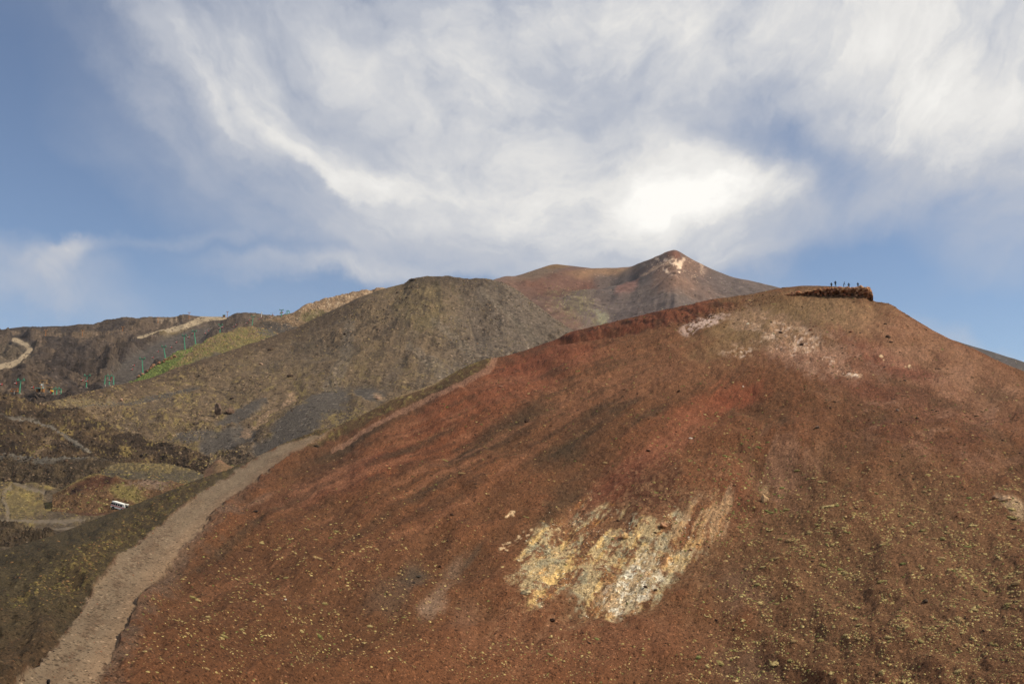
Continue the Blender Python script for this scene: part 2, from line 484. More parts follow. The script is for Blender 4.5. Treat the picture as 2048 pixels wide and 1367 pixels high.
def far_mountain():
    us = np.arange(925, 2202, 1.9)
    top = curve(us, FAR_SIL, 2)
    bot = curve(us, [(925, 700, 1040), (1150, 690, 1010), (1350, 660, 1000), (1600, 660, 1000), (2200, 830, 960)], 8)
    mid = (top * 0.45 + bot * 0.55); mid[:, 2] -= 12
    G, nn, nv = loft(us, [bot, mid, top], 150, [(12, -3), (60, -30), (300, -150), (700, -330)])
    U, V = proj(G)
    Nn = normals(G); x, y = G[..., 0], G[..., 1]
    # hollow behind the left shoulder, gullies running down from the peak
    ang = np.arctan2(V - 495, U - 1350); rad = np.hypot(U - 1350, V - 495)
    gul = fbm(ang * 9, np.log(rad + 20) * 1.5, 4, 31)
    d = 1.8 * gul * sst(40, 160, rad) + 2.6 * fbm(x / 22, y / 22, 4, 33) + 9 * fbm(x / 160, y / 160, 3, 35)
    edge = sst(0, 26, V - np.interp(U, [k[0] for k in FAR_SIL], [k[1] for k in FAR_SIL]))
    hol = np.exp(-ell(U, V, 1165, 560, 90, 16, -6) ** 2) * -16
    G[..., 2] += (d * (0.15 + 0.85 * edge) + hol * edge)
    c = np.broadcast_to(A(102, 87, 82), G.shape).copy()
    n1 = fbm(U / 40, V / 25, 4, 41); n2 = fbm(U / 9, V / 6, 3, 43); st = fbm(ang * 16, np.log(rad + 20) * 2.2, 4, 45)

    def f(cx, cy, rx, ry, an, col, s, w=.4):
        nonlocal c
        c = mix(c, A(*col), s * sst(1.25, .45, ell(U, V, cx, cy, rx, ry, an) + w * (0.6 * st + .4 * n1)))
    f(1060, 590, 90, 40, 20, (112, 84, 74), .8); f(1110, 562, 95, 22, -10, (108, 72, 62), .75); f(1075, 545, 60, 14, -25, (112, 92, 76), .7)
    f(1150, 572, 60, 12, -18, (92, 60, 54), .7)
    f(1215, 541, 75, 7, -2, (142, 108, 84), .8); f(1110, 530, 40, 6, -5, (120, 92, 66), .8)
    f(1265, 560, 80, 26, -24, (80, 72, 72), .9); f(1400, 600, 200, 40, 0, (108, 94, 88), .8); f(1300, 620, 160, 40, 0, (96, 84, 82), .7)  # left face of the peak: its shade is put into the dark grey
    f(1253, 576, 26, 14, -30, (132, 92, 86), .7); f(1390, 555, 70, 30, 30, (116, 92, 84), .7); f(1350, 545, 60, 36, 0, (136, 104, 90), .7)
    f(1130, 640, 60, 30, 35, (118, 88, 76), .7)
    f(1160, 612, 50, 30, 25, (110, 98, 78), .4, .9); f(1195, 625, 22, 12, 25, (150, 146, 122), .6, .8)
    f(1500, 580, 130, 20, 16, (98, 86, 84), .7); f(1980, 705, 160, 30, 18, (84, 78, 78), .95)
    f(1347, 509, 16, 8, 0, (120, 74, 62), .8)
    # pale bleached rock below the summit
    pale = sst(1.2, .3, ell(U, V, 1350, 528, 62, 20, 6)) * sst(.15, .5, n2 + .3 * n1)
    c = mix(c, A(212, 182, 160), pale)
    rid = sst(7, 0, pdist(U, V, [(1285, 545), (1320, 530), (1345, 515)])[0] + 3 * n2) * .8
    c = mix(c, A(170, 140, 120), rid)
    bush = sst(.35, .6, fbm(U / 3.2, V / 2.6, 2, 47)) * sst(1.2, .3, ell(U, V, 1150, 612, 70, 40, 25))
    c = mix(c, A(136, 124, 86), bush * .5)
    c *= (1 + 0.10 * st + 0.10 * n2)[..., None]
    grid_object('far_mountain', G, c, mat_ground('mountain_ash', 2.4, 0.28, 0.6, .05, .08))
    finish('far', G, nn, nv, U, V)


far_mountain()

# ------------------------------------------------------------------ lava ridge, far left
LAVA_SIL = [(-120, 668, 1830), (0, 660, 1830), (62, 654, 1840), (117, 654, 1850), (140, 653, 1850), (155, 650, 1850), (185, 651, 1860), (215, 645, 1870), (262, 640, 1880),
            (312, 636, 1890), (350, 635, 1890), (368, 629, 1890), (385, 632, 1890), (422, 633, 1890), (445, 633, 1890), (460, 636, 1880), (470, 631, 1870), (512, 629, 1860),
            (552, 629, 1850), (600, 622, 1840), (700, 610, 1800)]


def track_mask(U, V, pts, w0, w1, jag=2.0):
    d, t = pdist(U, V, pts)
    w = w0 + (w1 - w0) * t
    return sst(1.25, .75, (d + jag * 0.4 * fbm(U / 7, V / 4, 3, 77)) / w)


def lava_ridge():
    us = np.arange(-120, 700, 1.6)
    top = curve(us, LAVA_SIL, 2)
    bot = curve(us, [(-120, 850, 830), (200, 830, 880), (400, 790, 950), (700, 720, 1050)], 8)
    b2 = curve(us, [(-120, 755, 1080), (100, 750, 1080), (300, 745, 1120), (700, 700, 1250)], 8)
    b3 = curve(us, [(-120, 690, 1500), (150, 690, 1480), (300, 688, 1480), (450, 665, 1560), (700, 640, 1620)], 8)
    G, nn, nv = loft(us, [bot, b2, b3, top], 170, [(10, -2), (60, -12), (300, -70), (800, -200)])
    U, V = proj(G); x, y = G[..., 0], G[..., 1]
    ash = sst(1.2, .75, ell(U, V, 268, 742, 82, 26, -38) + .12 * fbm(U / 25, V / 25, 2, 3))
    ash = np.maximum(ash, sst(1.2, .7, ell(U, V, 330, 700, 120, 22, -25)))
    t1 = [(-20, 737), (10, 732), (30, 726), (45, 716), (55, 706), (60, 698), (52, 689), (40, 683), (28, 679)]
    t2 = [(275, 676), (305, 668), (340, 660), (370, 653), (390, 645), (405, 638), (425, 634), (450, 633)]
    m1 = track_mask(U, V, t1, 7, 4); m2 = track_mask(U, V, t2, 3, 8)
    up = sst(690, 650, V)
    amp = np.clip(1 - ash - np.maximum(sst(14, 6, pdist(U, V, t1)[0]), sst(12, 6, pdist(U, V, t2)[0])), 0.03, 1)
    lob = fbm(x / 120, y / 60, 4, 51)
    rg = fbm(x / 14, y / 14, 4, 53, .55, True)
    # flow levees running down the steep front
    fl = fbm((x * .93 + y * .35) / 26, (y * .93 - x * .35) / 180, 4, 55)
    d = amp * (14 * lob + 3.4 * rg + 6 * fl * sst(1650, 1250, y))
    edge = sst(0, 14, V - np.interp(U, [k[0] for k in LAVA_SIL], [k[1] for k in LAVA_SIL]))
    G[..., 2] += d * (0.25 + .75 * edge)
    c = np.broadcast_to(A(82, 70, 63), G.shape).copy()
    n1 = fbm(U / 34, V / 18, 4, 61); n2 = fbm(U / 5, V / 4, 3, 63)
    c = mix(c, A(62, 54, 52), sst(-.1, .5, n1) * .8)
    c = mix(c, A(104, 87, 73), sst(.05, .6, -n1 + .2) * .5)
    c = mix(c, A(98, 86, 74), sst(1.1, .6, ell(U, V, 20, 712, 60, 34, 0)) * .7)
    for pts, w in (([(70, 667), (110, 669), (130, 668)], 2.2), ([(145, 669), (190, 668), (245, 668)], 2.0), ([(0, 667), (40, 668)], 3), ([(265, 663), (310, 650), (345, 643)], 2.2)):
        c = mix(c, A(122, 102, 84), track_mask(U, V, pts, w, w) * .7)
    tan_ = sst(1.15, .6, ell(U, V, 350, 668, 50, 9, -8) + .3 * n2)
    c = mix(c, A(138, 118, 84), tan_ * .8)
    c = mix(c, A(100, 84, 72), sst(1.2, .6, ell(U, V, 480, 645, 100, 14, -6)) * .5)
    c = mix(c, A(128, 110, 92), sst(1.2, .6, ell(U, V, 540, 640, 50, 10, -6) + .4 * n2) * .7)
    ck = sst(1, .5, ell(U, V, 335, 645, 50, 9, -8)) * sst(.1, .5, n2); c = mix(c, A(160, 140, 120), ck * .6)
    c = mix(c, A(87, 79, 74), ash)
    c = mix(c, A(152, 134, 112), m1 * .95); c = mix(c, A(158, 140, 116), m2 * .95)
    c = mix(c, A(46, 38, 35), sst(.2, .6, fbm(U / 7, V / 5, 3, 65)) * (1 - np.clip(ash + m1 + m2, 0, 1)) * .55)
    c *= (1 + 0.2 * n2 + 0.08 * n1)[..., None]
    cell = lambda m: (m[:-1, :-1] > .5) & (m[1:, 1:] > .5)
    mt = mat_ground('lava_rubble', 2.2, 0.4, 1.0, .14, .25); tm = mat_ground('track_dust', 4.0, 0.18, 0.25)
    grid_object('lava_ridge', G, c, mt, {'dirt_track': (cell(m1), tm), 'dirt_track.b': (cell(m2), tm)})
    finish('lava', G, nn, nv, U, V)


lava_ridge()

# ------------------------------------------------------------------ tan rocky ridge and green ridge under the cable car
TAN_SIL = [(470, 664, 1420), (520, 648, 1450), (560, 634, 1480), (587, 623, 1490), (610, 612, 1500), (640, 600, 1510), (660, 592, 1515), (690, 583, 1520), (715, 579, 1520), (763, 578, 1520), (860, 580, 1520)]


def tan_ridge():
    us = np.arange(468, 860, 1.5)
    top = curve(us, TAN_SIL, 2)
    bot = curve(us, [(468, 690, 1290), (600, 672, 1330), (860, 660, 1380)], 8)
    G, nn, nv = loft(us, [bot, top], 70, [(8, -2), (50, -20), (250, -110)])
    U, V = proj(G); x, y = G[..., 0], G[..., 1]
    G[..., 2] += 3.2 * fbm(x / 12, y / 12, 4, 71, .55, True) + 4 * fbm(x / 50, y / 50, 3, 73)
    n1 = fbm(U / 26, V / 16, 3, 74); n2 = fbm(U / 4.5, V / 3.5, 3, 75)
    c = np.broadcast_to(A(150, 122, 98), G.shape).copy()
    c = mix(c, A(112, 92, 72), sst(612, 655, V + 12 * n1)); c = mix(c, A(104, 98, 62), sst(1.2, .5, ell(U, V, 628, 630, 40, 10, -10) + .4 * n2) * .8)
    c = mix(c, A(84, 76, 70), sst(1.2, .6, ell(U, V, 565, 656, 60, 10, 4) + .2 * n1))
    c = mix(c, A(198, 172, 146), sst(.3, .6, n2) * sst(640, 600, V) * .6); c = mix(c, A(84, 66, 52), sst(.35, .65, -n2) * .5)
    grid_object('rocky_ridge', G, c, mat_ground('tan_rubble', 4.0, 0.35, 0.8))
    finish('tan', G, nn, nv, U, V)


def green_ridge():
    sil = [(262, 760, 1030), (275, 752, 1040), (300, 735, 1060), (340, 712, 1090), (370, 698, 1110), (400, 690, 1130), (440, 668, 1180), (470, 660, 1210), (505, 655, 1240), (530, 660, 1250), (560, 672, 1250), (620, 690, 1240)]
    us = np.arange(258, 622, 1.4)
    top = curve(us, sil, 2)
    bot = curve(us, [(258, 800, 930), (400, 770, 960), (622, 710, 1050)], 8)
    G, nn, nv = loft(us, [bot, top], 80, [(8, -1.5), (40, -10), (200, -60)])
    U, V = proj(G); x, y = G[..., 0], G[..., 1]
    G[..., 2] += 1.3 * fbm(x / 9, y / 9, 3, 81) + 3 * fbm(x / 40, y / 40, 3, 83)
    n1 = fbm(U / 22, V / 14, 3, 84); n2 = fbm(U / 4.5, V / 3.5, 3, 85)
    c = np.broadcast_to(A(108, 98, 66), G.shape).copy()
    low = sst(400, 330, U + 25 * n1)
    c = mix(c, A(92, 102, 52), low * .85)
    c = mix(c, A(112, 92, 74), sst(-.1, .5, n1 + .4 * n2) * (1 - low * .7) * .75)
    c = mix(c, A(84, 76, 68), sst(0, 8, V - np.interp(U, [275, 340, 420, 512, 622], [758, 738, 708, 682, 690]) + 5 * n1) * .9)
    c = mix(c, A(80, 74, 68), sst(1.2, .6, ell(U, V, 545, 668, 40, 12, 8) + .2 * n1))
    c *= (1 + .22 * n2)[..., None]
    grid_object('green_ridge', G, c, mat_ground('grassy_ridge', 3.0, 0.3, 0.6))
    finish('green', G, nn, nv, U, V)


tan_ridge(); green_ridge()

# ------------------------------------------------------------------ middle hill
MID_SIL = [(60, 812, 640), (95, 802, 650), (180, 782, 690), (225, 772, 710), (295, 757, 740), (350, 737, 770), (425, 712, 810), (512, 684, 850), (587, 657, 890), (649, 628, 920),
           (716, 596, 945), (763, 578, 960), (808, 567, 965), (820, 558, 965), (848, 552, 965), (898, 552, 965), (933, 557, 960), (957, 556, 955), (977, 558, 950), (990, 561, 945),
           (1009, 566, 935), (1039, 582, 915), (1068, 606, 885), (1112, 638, 850), (1147, 660, 825), (1230, 720, 760), (1330, 790, 700)]


def middle_hill():
    us = np.arange(60, 1330, 1.45)
    top = curve(us, MID_SIL, 2)
    bot = curve(us, [(60, 905, 615), (300, 935, 600), (450, 940, 560), (560, 955, 470), (640, 960, 420), (900, 900, 420), (1330, 860, 450)], 10)
    m_ = curve(us, [(60, 850, 630), (250, 866, 640), (450, 876, 610), (620, 860, 560), (800, 800, 600), (1000, 730, 680), (1330, 820, 600)], 12)
    G, nn, nv = loft(us, [bot, m_, top], 235, [(8, -1.5), (40, -14), (200, -90), (450, -190)])
    U, V = proj(G); x, y = G[..., 0], G[..., 1]
    ang = np.arctan2(V - 470, U - 880); rad = np.hypot(U - 880, V - 470)
    n1 = fbm(U / 60, V / 32, 4, 93); st = fbm(ang * 10 + .5 * n1, np.log(rad) * 2.6 + .6 * n1, 5, 91); n2 = fbm(U / 5, V / 3.6, 3, 95); n3 = fbm(U / 17, V / 11, 3, 97)
    pond = np.zeros_like(U)
    for e in ((645, 815, 62, 30, -28), (600, 850, 70, 26, -30), (480, 835, 60, 12, -30), (455, 885, 70, 22, -18), (735, 790, 30, 16, 10), (560, 880, 60, 14, -25), (300, 800, 90, 5, -12), (210, 812, 60, 5, -5), (395, 880, 60, 10, -5)):
        pond = np.maximum(pond, sst(1.25, .7, ell(U, V, *e) + .25 * n3))
    rock = sst(.05, .5, fbm(U / 55, V / 34, 3, 99) + .2 * n3) * (1 - pond)
    sil_v = np.interp(U, [k[0] for k in MID_SIL], [k[1] for k in MID_SIL])
    crest = sst(30, 4, V - sil_v) * sst(780, 830, U) * sst(1000, 960, U)
    d = (1 - pond) * (1.1 * st * sst(60, 260, rad) + 1.2 * fbm(x / 30, y / 30, 3, 98) + rock * 1.5 * fbm(x / 6, y / 6, 3, 101, .5, True) + .7 * fbm(x / 6, y / 6, 3, 103)) + crest * 2.2 * fbm(x / 8, y / 8, 3, 105, .5, True)
    edge = sst(0, 20, V - sil_v)
    # eroded gully with a bright scarp
    gd, _ = pdist(U, V, [(588, 787), (560, 810), (530, 838), (502, 862), (488, 872)])
    d += -5.0 * np.exp(-(np.maximum(U + V * .9 - 1312, 0) ** 2) / 800) * sst(30, 8, gd) * 0.5
    G[..., 2] += d * (.3 + .7 * edge) + 4 * fbm(x / 120, y / 120, 3, 107) * edge
    c = np.broadcast_to(A(106, 89, 72), G.shape).copy()
    right = sst(860, 1010, U + .25 * (V - 560) + 30 * n1)
    c = mix(c, A(104, 92, 83), right * .8)
    ol = sst(-.15, .45, n1 + .5 * st) * (1 - right * .6)
    c = mix(c, A(108, 92, 66), ol * .4 * sst(-.5, .5, n2 + .5 * n3))
    c = mix(c, A(84, 75, 68), sst(.1, .7, -st + .4 * n1) * .5)
    c = mix(c, A(112, 98, 64), sst(1.2, .5, ell(U, V, 840, 600, 80, 50, 30) + .5 * st + .3 * n2) * .4)
    c = mix(c, A(80, 68, 58), rock * .6 * sst(-.2, .3, n3))
    c = mix(c, A(78, 64, 53), sst(34, 6, V - sil_v + 10 * n3) * sst(760, 700, U) * .8)
    c = mix(c, A(74, 62, 53), crest * .7)
    for pts, w in (([(868, 640), (905, 668), (940, 700), (975, 730)], 7), ([(960, 580), (1010, 620), (1080, 680)], 5), ([(820, 690), (880, 740), (910, 770)], 9), ([(700, 650), (690, 720), (660, 770)], 10)):
        c = mix(c, A(112, 100, 88), track_mask(U, V, pts, w, w * 1.5, 5) * .55)
    c = mix(c, A(62, 53, 47), sst(.25, .6, fbm(ang * 26, np.log(rad) * 3, 3, 109)) * .45 * sst(-.3, .4, n3))
    c = mix(c, A(124, 107, 70), sst(.1, .7, .6 * n3 + .8 * n2) * sst(.0, .4, fbm(U / 70, V / 40, 3, 111) + .25) * sst(700, 800, V) * .8)
    c = mix(c, A(84, 77, 72), pond * .95)
    c = mix(c, A(150, 122, 100), sst(10, 3, gd + 5 * n2 + 6 * fbm(U / 10, V / 8, 3, 115)) * sst(-.8, .3, n2 + .3) * .9)
    c = mix(c, A(150, 124, 102), sst(1.2, .5, ell(U, V, 757, 797, 14, 8, 30) + .3 * n2) * .8)
    c = mix(c, A(130, 116, 90), sst(1.2, .5, ell(U, V, 150, 803, 70, 10, 4) + .5 * n3) * .4)
    c *= (1 + .16 * n2 + .08 * st + .05 * fbm(ang * 40, np.log(rad) * 5, 3, 113))[..., None]
    grid_object('middle_hill', G, c, mat_ground('hill_cinder', 1.1, 0.36, 0.8, .14, .2))
    finish('mid', G, nn, nv, U, V)


middle_hill()

# ------------------------------------------------------------------ valley on the left
def valley():
    us = np.arange(-200, 720, 1.7)
    cs = [curve(us, [(-200, 1180, 170), (0, 1160, 180), (300, 1090, 220), (720, 1010, 260)], 8),
          curve(us, [(-200, 1020, 400), (0, 1022, 400), (240, 1022, 420), (400, 1000, 440), (720, 985, 440)], 8),
          curve(us, [(-200, 955, 500), (150, 958, 500), (400, 955, 500), (720, 955, 500)], 8),
          curve(us, [(-200, 900, 610), (200, 905, 600), (450, 915, 590), (720, 935, 560)], 8),
          curve(us, [(-200, 815, 760), (100, 815, 760), (300, 850, 720), (500, 885, 650), (720, 920, 600)], 8)]
    G, nn, nv = loft(us, cs, 190, [(20, -2), (150, -20), (400, -60)])
    U, V = proj(G); x, y = G[..., 0], G[..., 1]
    n1 = fbm(U / 50, V / 22, 4, 121); n2 = fbm(U / 5, V / 3.4, 3, 123); n3 = fbm(U / 16, V / 8, 3, 125)
    t = [([(-10, 953), (15, 960), (40, 969), (65, 980), (88, 986)], 4.5), ([(22, 975), (8, 985), (6, 998), (14, 1012), (16, 1035)], 4.0), ([(130, 1003), (170, 1003), (200, 1012), (228, 1018), (262, 1018)], 4.0),
         ([(-10, 1042), (60, 1041), (130, 1043), (180, 1040)], 4.0), ([(60, 1060), (100, 1060), (150, 1054)], 3.0), ([(268, 990), (275, 1000), (262, 1012)], 3.0), ([(-20, 915), (60, 916), (150, 916), (230, 917), (300, 922)], 4.5)]
    masks = [track_mask(U, V, p, w, w, 3) for p, w in t]; anyt = np.maximum.reduce(masks)
    G[..., 2] += (1 - anyt) * (.9 * fbm(x / 14, y / 14, 3, 126) + .35 * fbm(x / 4, y / 4, 3, 127))
    c = np.broadcast_to(A(100, 85, 66), G.shape).copy()
    c = mix(c, A(84, 72, 60), sst(.0, .5, n1))
    c = mix(c, A(126, 110, 66), sst(-.1, .5, n3 + .6 * n2) * sst(-.2, .3, -n1 + .1) * .85)
    c = mix(c, A(116, 102, 68), sst(1.2, .5, ell(U, V, 45, 1005, 45, 35, 10) + .7 * n3 + .5 * n2) * .6); c = mix(c, A(70, 60, 48), sst(.1, .6, fbm(U / 9, V / 5, 3, 129)) * .5)
    c = mix(c, A(84, 54, 42), sst(1.2, .6, ell(U, V, 165, 1020, 70, 10, 5) + .3 * n3) * .8)
    c = mix(c, A(98, 82, 74), sst(1.2, .6, ell(U, V, 190, 1000, 50, 10, 6) + .3 * n3) * .9)
    c = mix(c, A(110, 98, 86), anyt * .7)
    c *= (1 + .2 * n2)[..., None]
    cell = lambda m: (m[:-1, :-1] > .5) & (m[1:, 1:] > .5)
    tm = mat_ground('valley_track', 1.2, 0.2, 0.3)
    grid_object('valley_ground', G, c, mat_ground('valley_soil', .7, 0.36, 0.8, .12, .2), {'dirt_track.%d' % i: (cell(mk), tm) for i, mk in enumerate(masks)})
    finish('valley', G, nn, nv, U, V)


valley()


def mound(key, name, sil, bot, nv, paint, rough, scale, grain, seed, du=1.5, back=None, tracks=()):
    us = np.arange(sil[0][0], sil[-1][0], du)
    top = curve(us, sil, 3); b = curve(us, bot, 6); b[:, 2] -= rough * 1.5 + 3.0
    md = top * .5 + b * .5; md[:, 2] += np.abs(top[:, 2] - b[:, 2]) * .10
    G, nn, nv = loft(us, [b, md, top], nv, back or [(3, -.6), (12, -5), (40, -22)])
    U, V = proj(G); x, y = G[..., 0], G[..., 1]
    tm = [track_mask(U, V, p, w, w, 2) for p, w in tracks]
    am = 1 - np.maximum.reduce(tm) if tm else 1.0
    G[..., 2] += am * rough * (fbm(x / scale, y / scale, 4, seed, .55, True) + .6 * fbm(x / (3 * scale), y / (3 * scale), 3, seed + 5))
    c = paint(U, V, seed)
    for m_ in tm: c = mix(c, A(110, 102, 94), m_ * .9)
    cell = lambda m: (m[:-1, :-1] > .5) & (m[1:, 1:] > .5)
    ma = mat_ground(name + '_soil', grain * .55, 0.38, 0.9, .12, .22)
    grid_object(name, G, c, ma, {'dirt_track.%d' % i: (cell(m_), ma) for i, m_ in enumerate(tm)})
    finish(key, G, nn, nv, U, V)


def paint_lava(U, V, s):
    n1 = fbm(U / 30, V / 16, 4, s + 11); n2 = fbm(U / 4, V / 3, 3, s + 13)
    c = np.broadcast_to(A(76, 62, 50), U.shape + (3,)).copy()
    c = mix(c, A(56, 46, 39), sst(-.1, .5, n1)); c = mix(c, A(96, 78, 58), sst(.2, .7, -n1) * .6)
    c = mix(c, A(124, 108, 64), sst(.25, .6, n2) * sst(.05, .5, fbm(U / 20, V / 12, 3, s + 17)) * .6)
    for e in ((95, 880, 12, 12, -60), (80, 905, 14, 6, -30)):
        c = mix(c, A(124, 104, 84), sst(1.2, .5, ell(U, V, *e) + .4 * n2) * .8)
    for e in ((252, 900, 14, 12, 0), (133, 862, 14, 8, 20)):
        c = mix(c, A(140, 120, 74), sst(1.2, .5, ell(U, V, *e) + .5 * n2) * .8)
    return c * (1 + .2 * n2)[..., None]


def paint_dark(U, V, s):
    n1 = fbm(U / 20, V / 10, 4, s + 11); n2 = fbm(U / 3.5, V / 3, 3, s + 13)
    c = np.broadcast_to(A(64, 54, 44), U.shape + (3,)).copy()
    c = mix(c, A(88, 74, 58), sst(0, .5, n1)); c = mix(c, A(104, 98, 92), sst(926, 916, V + 4 * n1) * .7)
    return c * (1 + .22 * n2)[..., None]


def paint_olive(U, V, s):
    n1 = fbm(U / 24, V / 8, 4, s + 11); n2 = fbm(U / 3.5, V / 3, 3, s + 13)
    c = np.broadcast_to(A(94, 82, 62), U.shape + (3,)).copy()
    c = mix(c, A(128, 110, 72), sst(.0, .5, n2 + .4 * n1) * .7); c = mix(c, A(80, 72, 62), sst(938, 948, V + 5 * n1) * .9)
    return c * (1 + .18 * n2)[..., None]


def paint_crater(U, V, s):
    n1 = fbm(U / 18, V / 10, 4, s + 11); n2 = fbm(U / 3.5, V / 3, 3, s + 13)
    c = np.broadcast_to(A(96, 72, 54), U.shape + (3,)).copy()
    c = mix(c, A(82, 54, 42), sst(1.2, .5, ell(U, V, 190, 968, 50, 16, -14) + .3 * n1))
    c = mix(c, A(116, 104, 62), sst(1.2, .5, ell(U, V, 250, 985, 40, 18, 20) + .3 * n1) * .8)
    c = mix(c, A(52, 34, 28), sst(1.2, .5, ell(U, V, 215, 960, 14, 9, -60) + .4 * n1)); c = mix(c, A(48, 32, 27), sst(1.2, .5, ell(U, V, 152, 982, 16, 9, -40) + .4 * n1))  # two dark shadows on the mound, painted into its colour
    c = mix(c, A(134, 112, 98), sst(1.2, .5, ell(U, V, 300, 968, 40, 12, 4) + .6 * n2) * .7)
    c = mix(c, A(124, 112, 70), sst(4, 0, V - np.interp(U, [120, 160, 205, 330], [985, 962, 948, 962])) * .6)
    return c * (1 + .2 * n2)[..., None]


def paint_red(U, V, s):
    n1 = fbm(U / 12, V / 8, 3, s + 11); n2 = fbm(U / 3.5, V / 3, 3, s + 13)
    c = np.broadcast_to(A(122, 92, 74), U.shape + (3,)).copy(); c = mix(c, A(104, 86, 62), sst(0, .5, n1) * .6)
    return c * (1 + .15 * n2)[..., None]


mound('flow', 'lava_flow', [(-160, 770, 660), (-60, 782, 650), (0, 786, 640), (40, 798, 635), (75, 812, 630), (110, 818, 620), (150, 820, 610), (200, 836, 595), (250, 864, 575), (300, 888, 560), (350, 895, 550), (395, 912, 540), (420, 922, 535)],
      [(-160, 935, 500), (100, 930, 505), (300, 935, 505), (420, 935, 510)], 90, paint_lava, 2.6, 8.0, 1.6, 141,
      tracks=[([(-20, 829), (30, 838), (70, 845), (105, 855), (140, 878), (180, 902)], 3.6)])
mound('dark', 'lava_flow', [(-160, 905, 520), (0, 913, 515), (60, 915, 510), (120, 914, 510), (180, 916, 505), (215, 924, 500), (240, 940, 495), (262, 955, 490)],
      [(-160, 938, 494), (0, 948, 490), (60, 962, 478), (150, 980, 460), (262, 975, 455)], 50, paint_dark, 2.0, 6.0, 1.3, 151)
mound('olive', 'grassy_mound', [(200, 945, 475), (215, 934, 478), (235, 927, 480), (280, 925, 480), (330, 927, 480), (370, 935, 478), (400, 946, 472), (420, 955, 465)],
      [(200, 965, 445), (420, 972, 440)], 34, paint_olive, .5, 5.0, 1.2, 161)
mound('crater', 'crater_mound', [(105, 992, 440), (125, 982, 442), (145, 968, 446), (175, 955, 450), (205, 947, 452), (225, 951, 450), (260, 957, 448), (300, 961, 446), (345, 966, 440), (390, 972, 435)],
      [(105, 1004, 412), (200, 1006, 410), (300, 1003, 412), (390, 995, 415)], 46, paint_crater, 1.1, 6.0, 1.2, 171)
mound('redhill', 'cinder_mound', [(408, 942, 418), (420, 932, 420), (430, 922, 421), (438, 919, 421), (446, 922, 421), (458, 931, 420), (475, 936, 418), (500, 940, 415)],
      [(408, 970, 385), (500, 965, 385)], 26, paint_red, .35, 5.0, 1.0, 181)
mound('front', 'lava_flow', [(-160, 1020, 285), (-40, 1036, 280), (0, 1040, 275), (35, 1043, 272), (70, 1058, 268), (97, 1070, 262), (125, 1082, 255)],
      [(-160, 1130, 215), (125, 1112, 222)], 50, paint_dark, 1.6, 3.0, .8, 191, back=[(2, -.5), (8, -3), (25, -12)])

# ------------------------------------------------------------------ the red cinder cone in front
SIL = [(-260, 1175, 88), (0, 1100, 100), (60, 1083, 106), (120, 1063, 113), (235, 1020, 128), (330, 985, 141), (400, 958, 151), (453, 940, 158), (502, 918, 166), (561, 889, 175),
       (634, 860, 187), (681, 848, 196), (737, 824, 206), (781, 798, 214), (825, 783, 221), (869, 766, 228), (913, 742, 235), (942, 728, 240), (974, 716, 245), (1000, 713, 247),
       (1050, 700, 251), (1111, 678, 256), (1148, 661, 258), (1245, 639, 264), (1367, 612, 269), (1416, 600, 271), (1500, 588, 276), (1566, 575, 281), (1605, 570, 283), (1661, 571, 283), (1700, 573, 282),
       (1726, 577, 279), (1738, 590, 276), (1746, 602, 274), (1780, 607, 272), (1797, 619, 270), (1825, 637, 267), (1869, 662, 262), (1900, 678, 258), (1953, 701, 252), (1989, 718, 247), (2014, 729, 244), (2048, 741, 240), (2350, 880, 210)]
SU = [k[0] for k in SIL]; SV = [k[1] for k in SIL]
PL = [(1420, 5), (1367, 38), (1322, 73), (1270, 132), (1211, 164), (1161, 205), (1117, 234), (1067, 293), (1000, 381), (962, 440), (940, 478), (915, 520), (890, 566), (862, 650), (840, 700)]
PR = [(1420, 165), (1367, 187), (1340, 205), (1299, 231), (1252, 255), (1205, 278), (1164, 308), (1103, 357), (1050, 410), (1000, 454), (962, 512), (940, 538), (906, 582), (889, 614), (871, 640), (862, 655), (840, 702)]


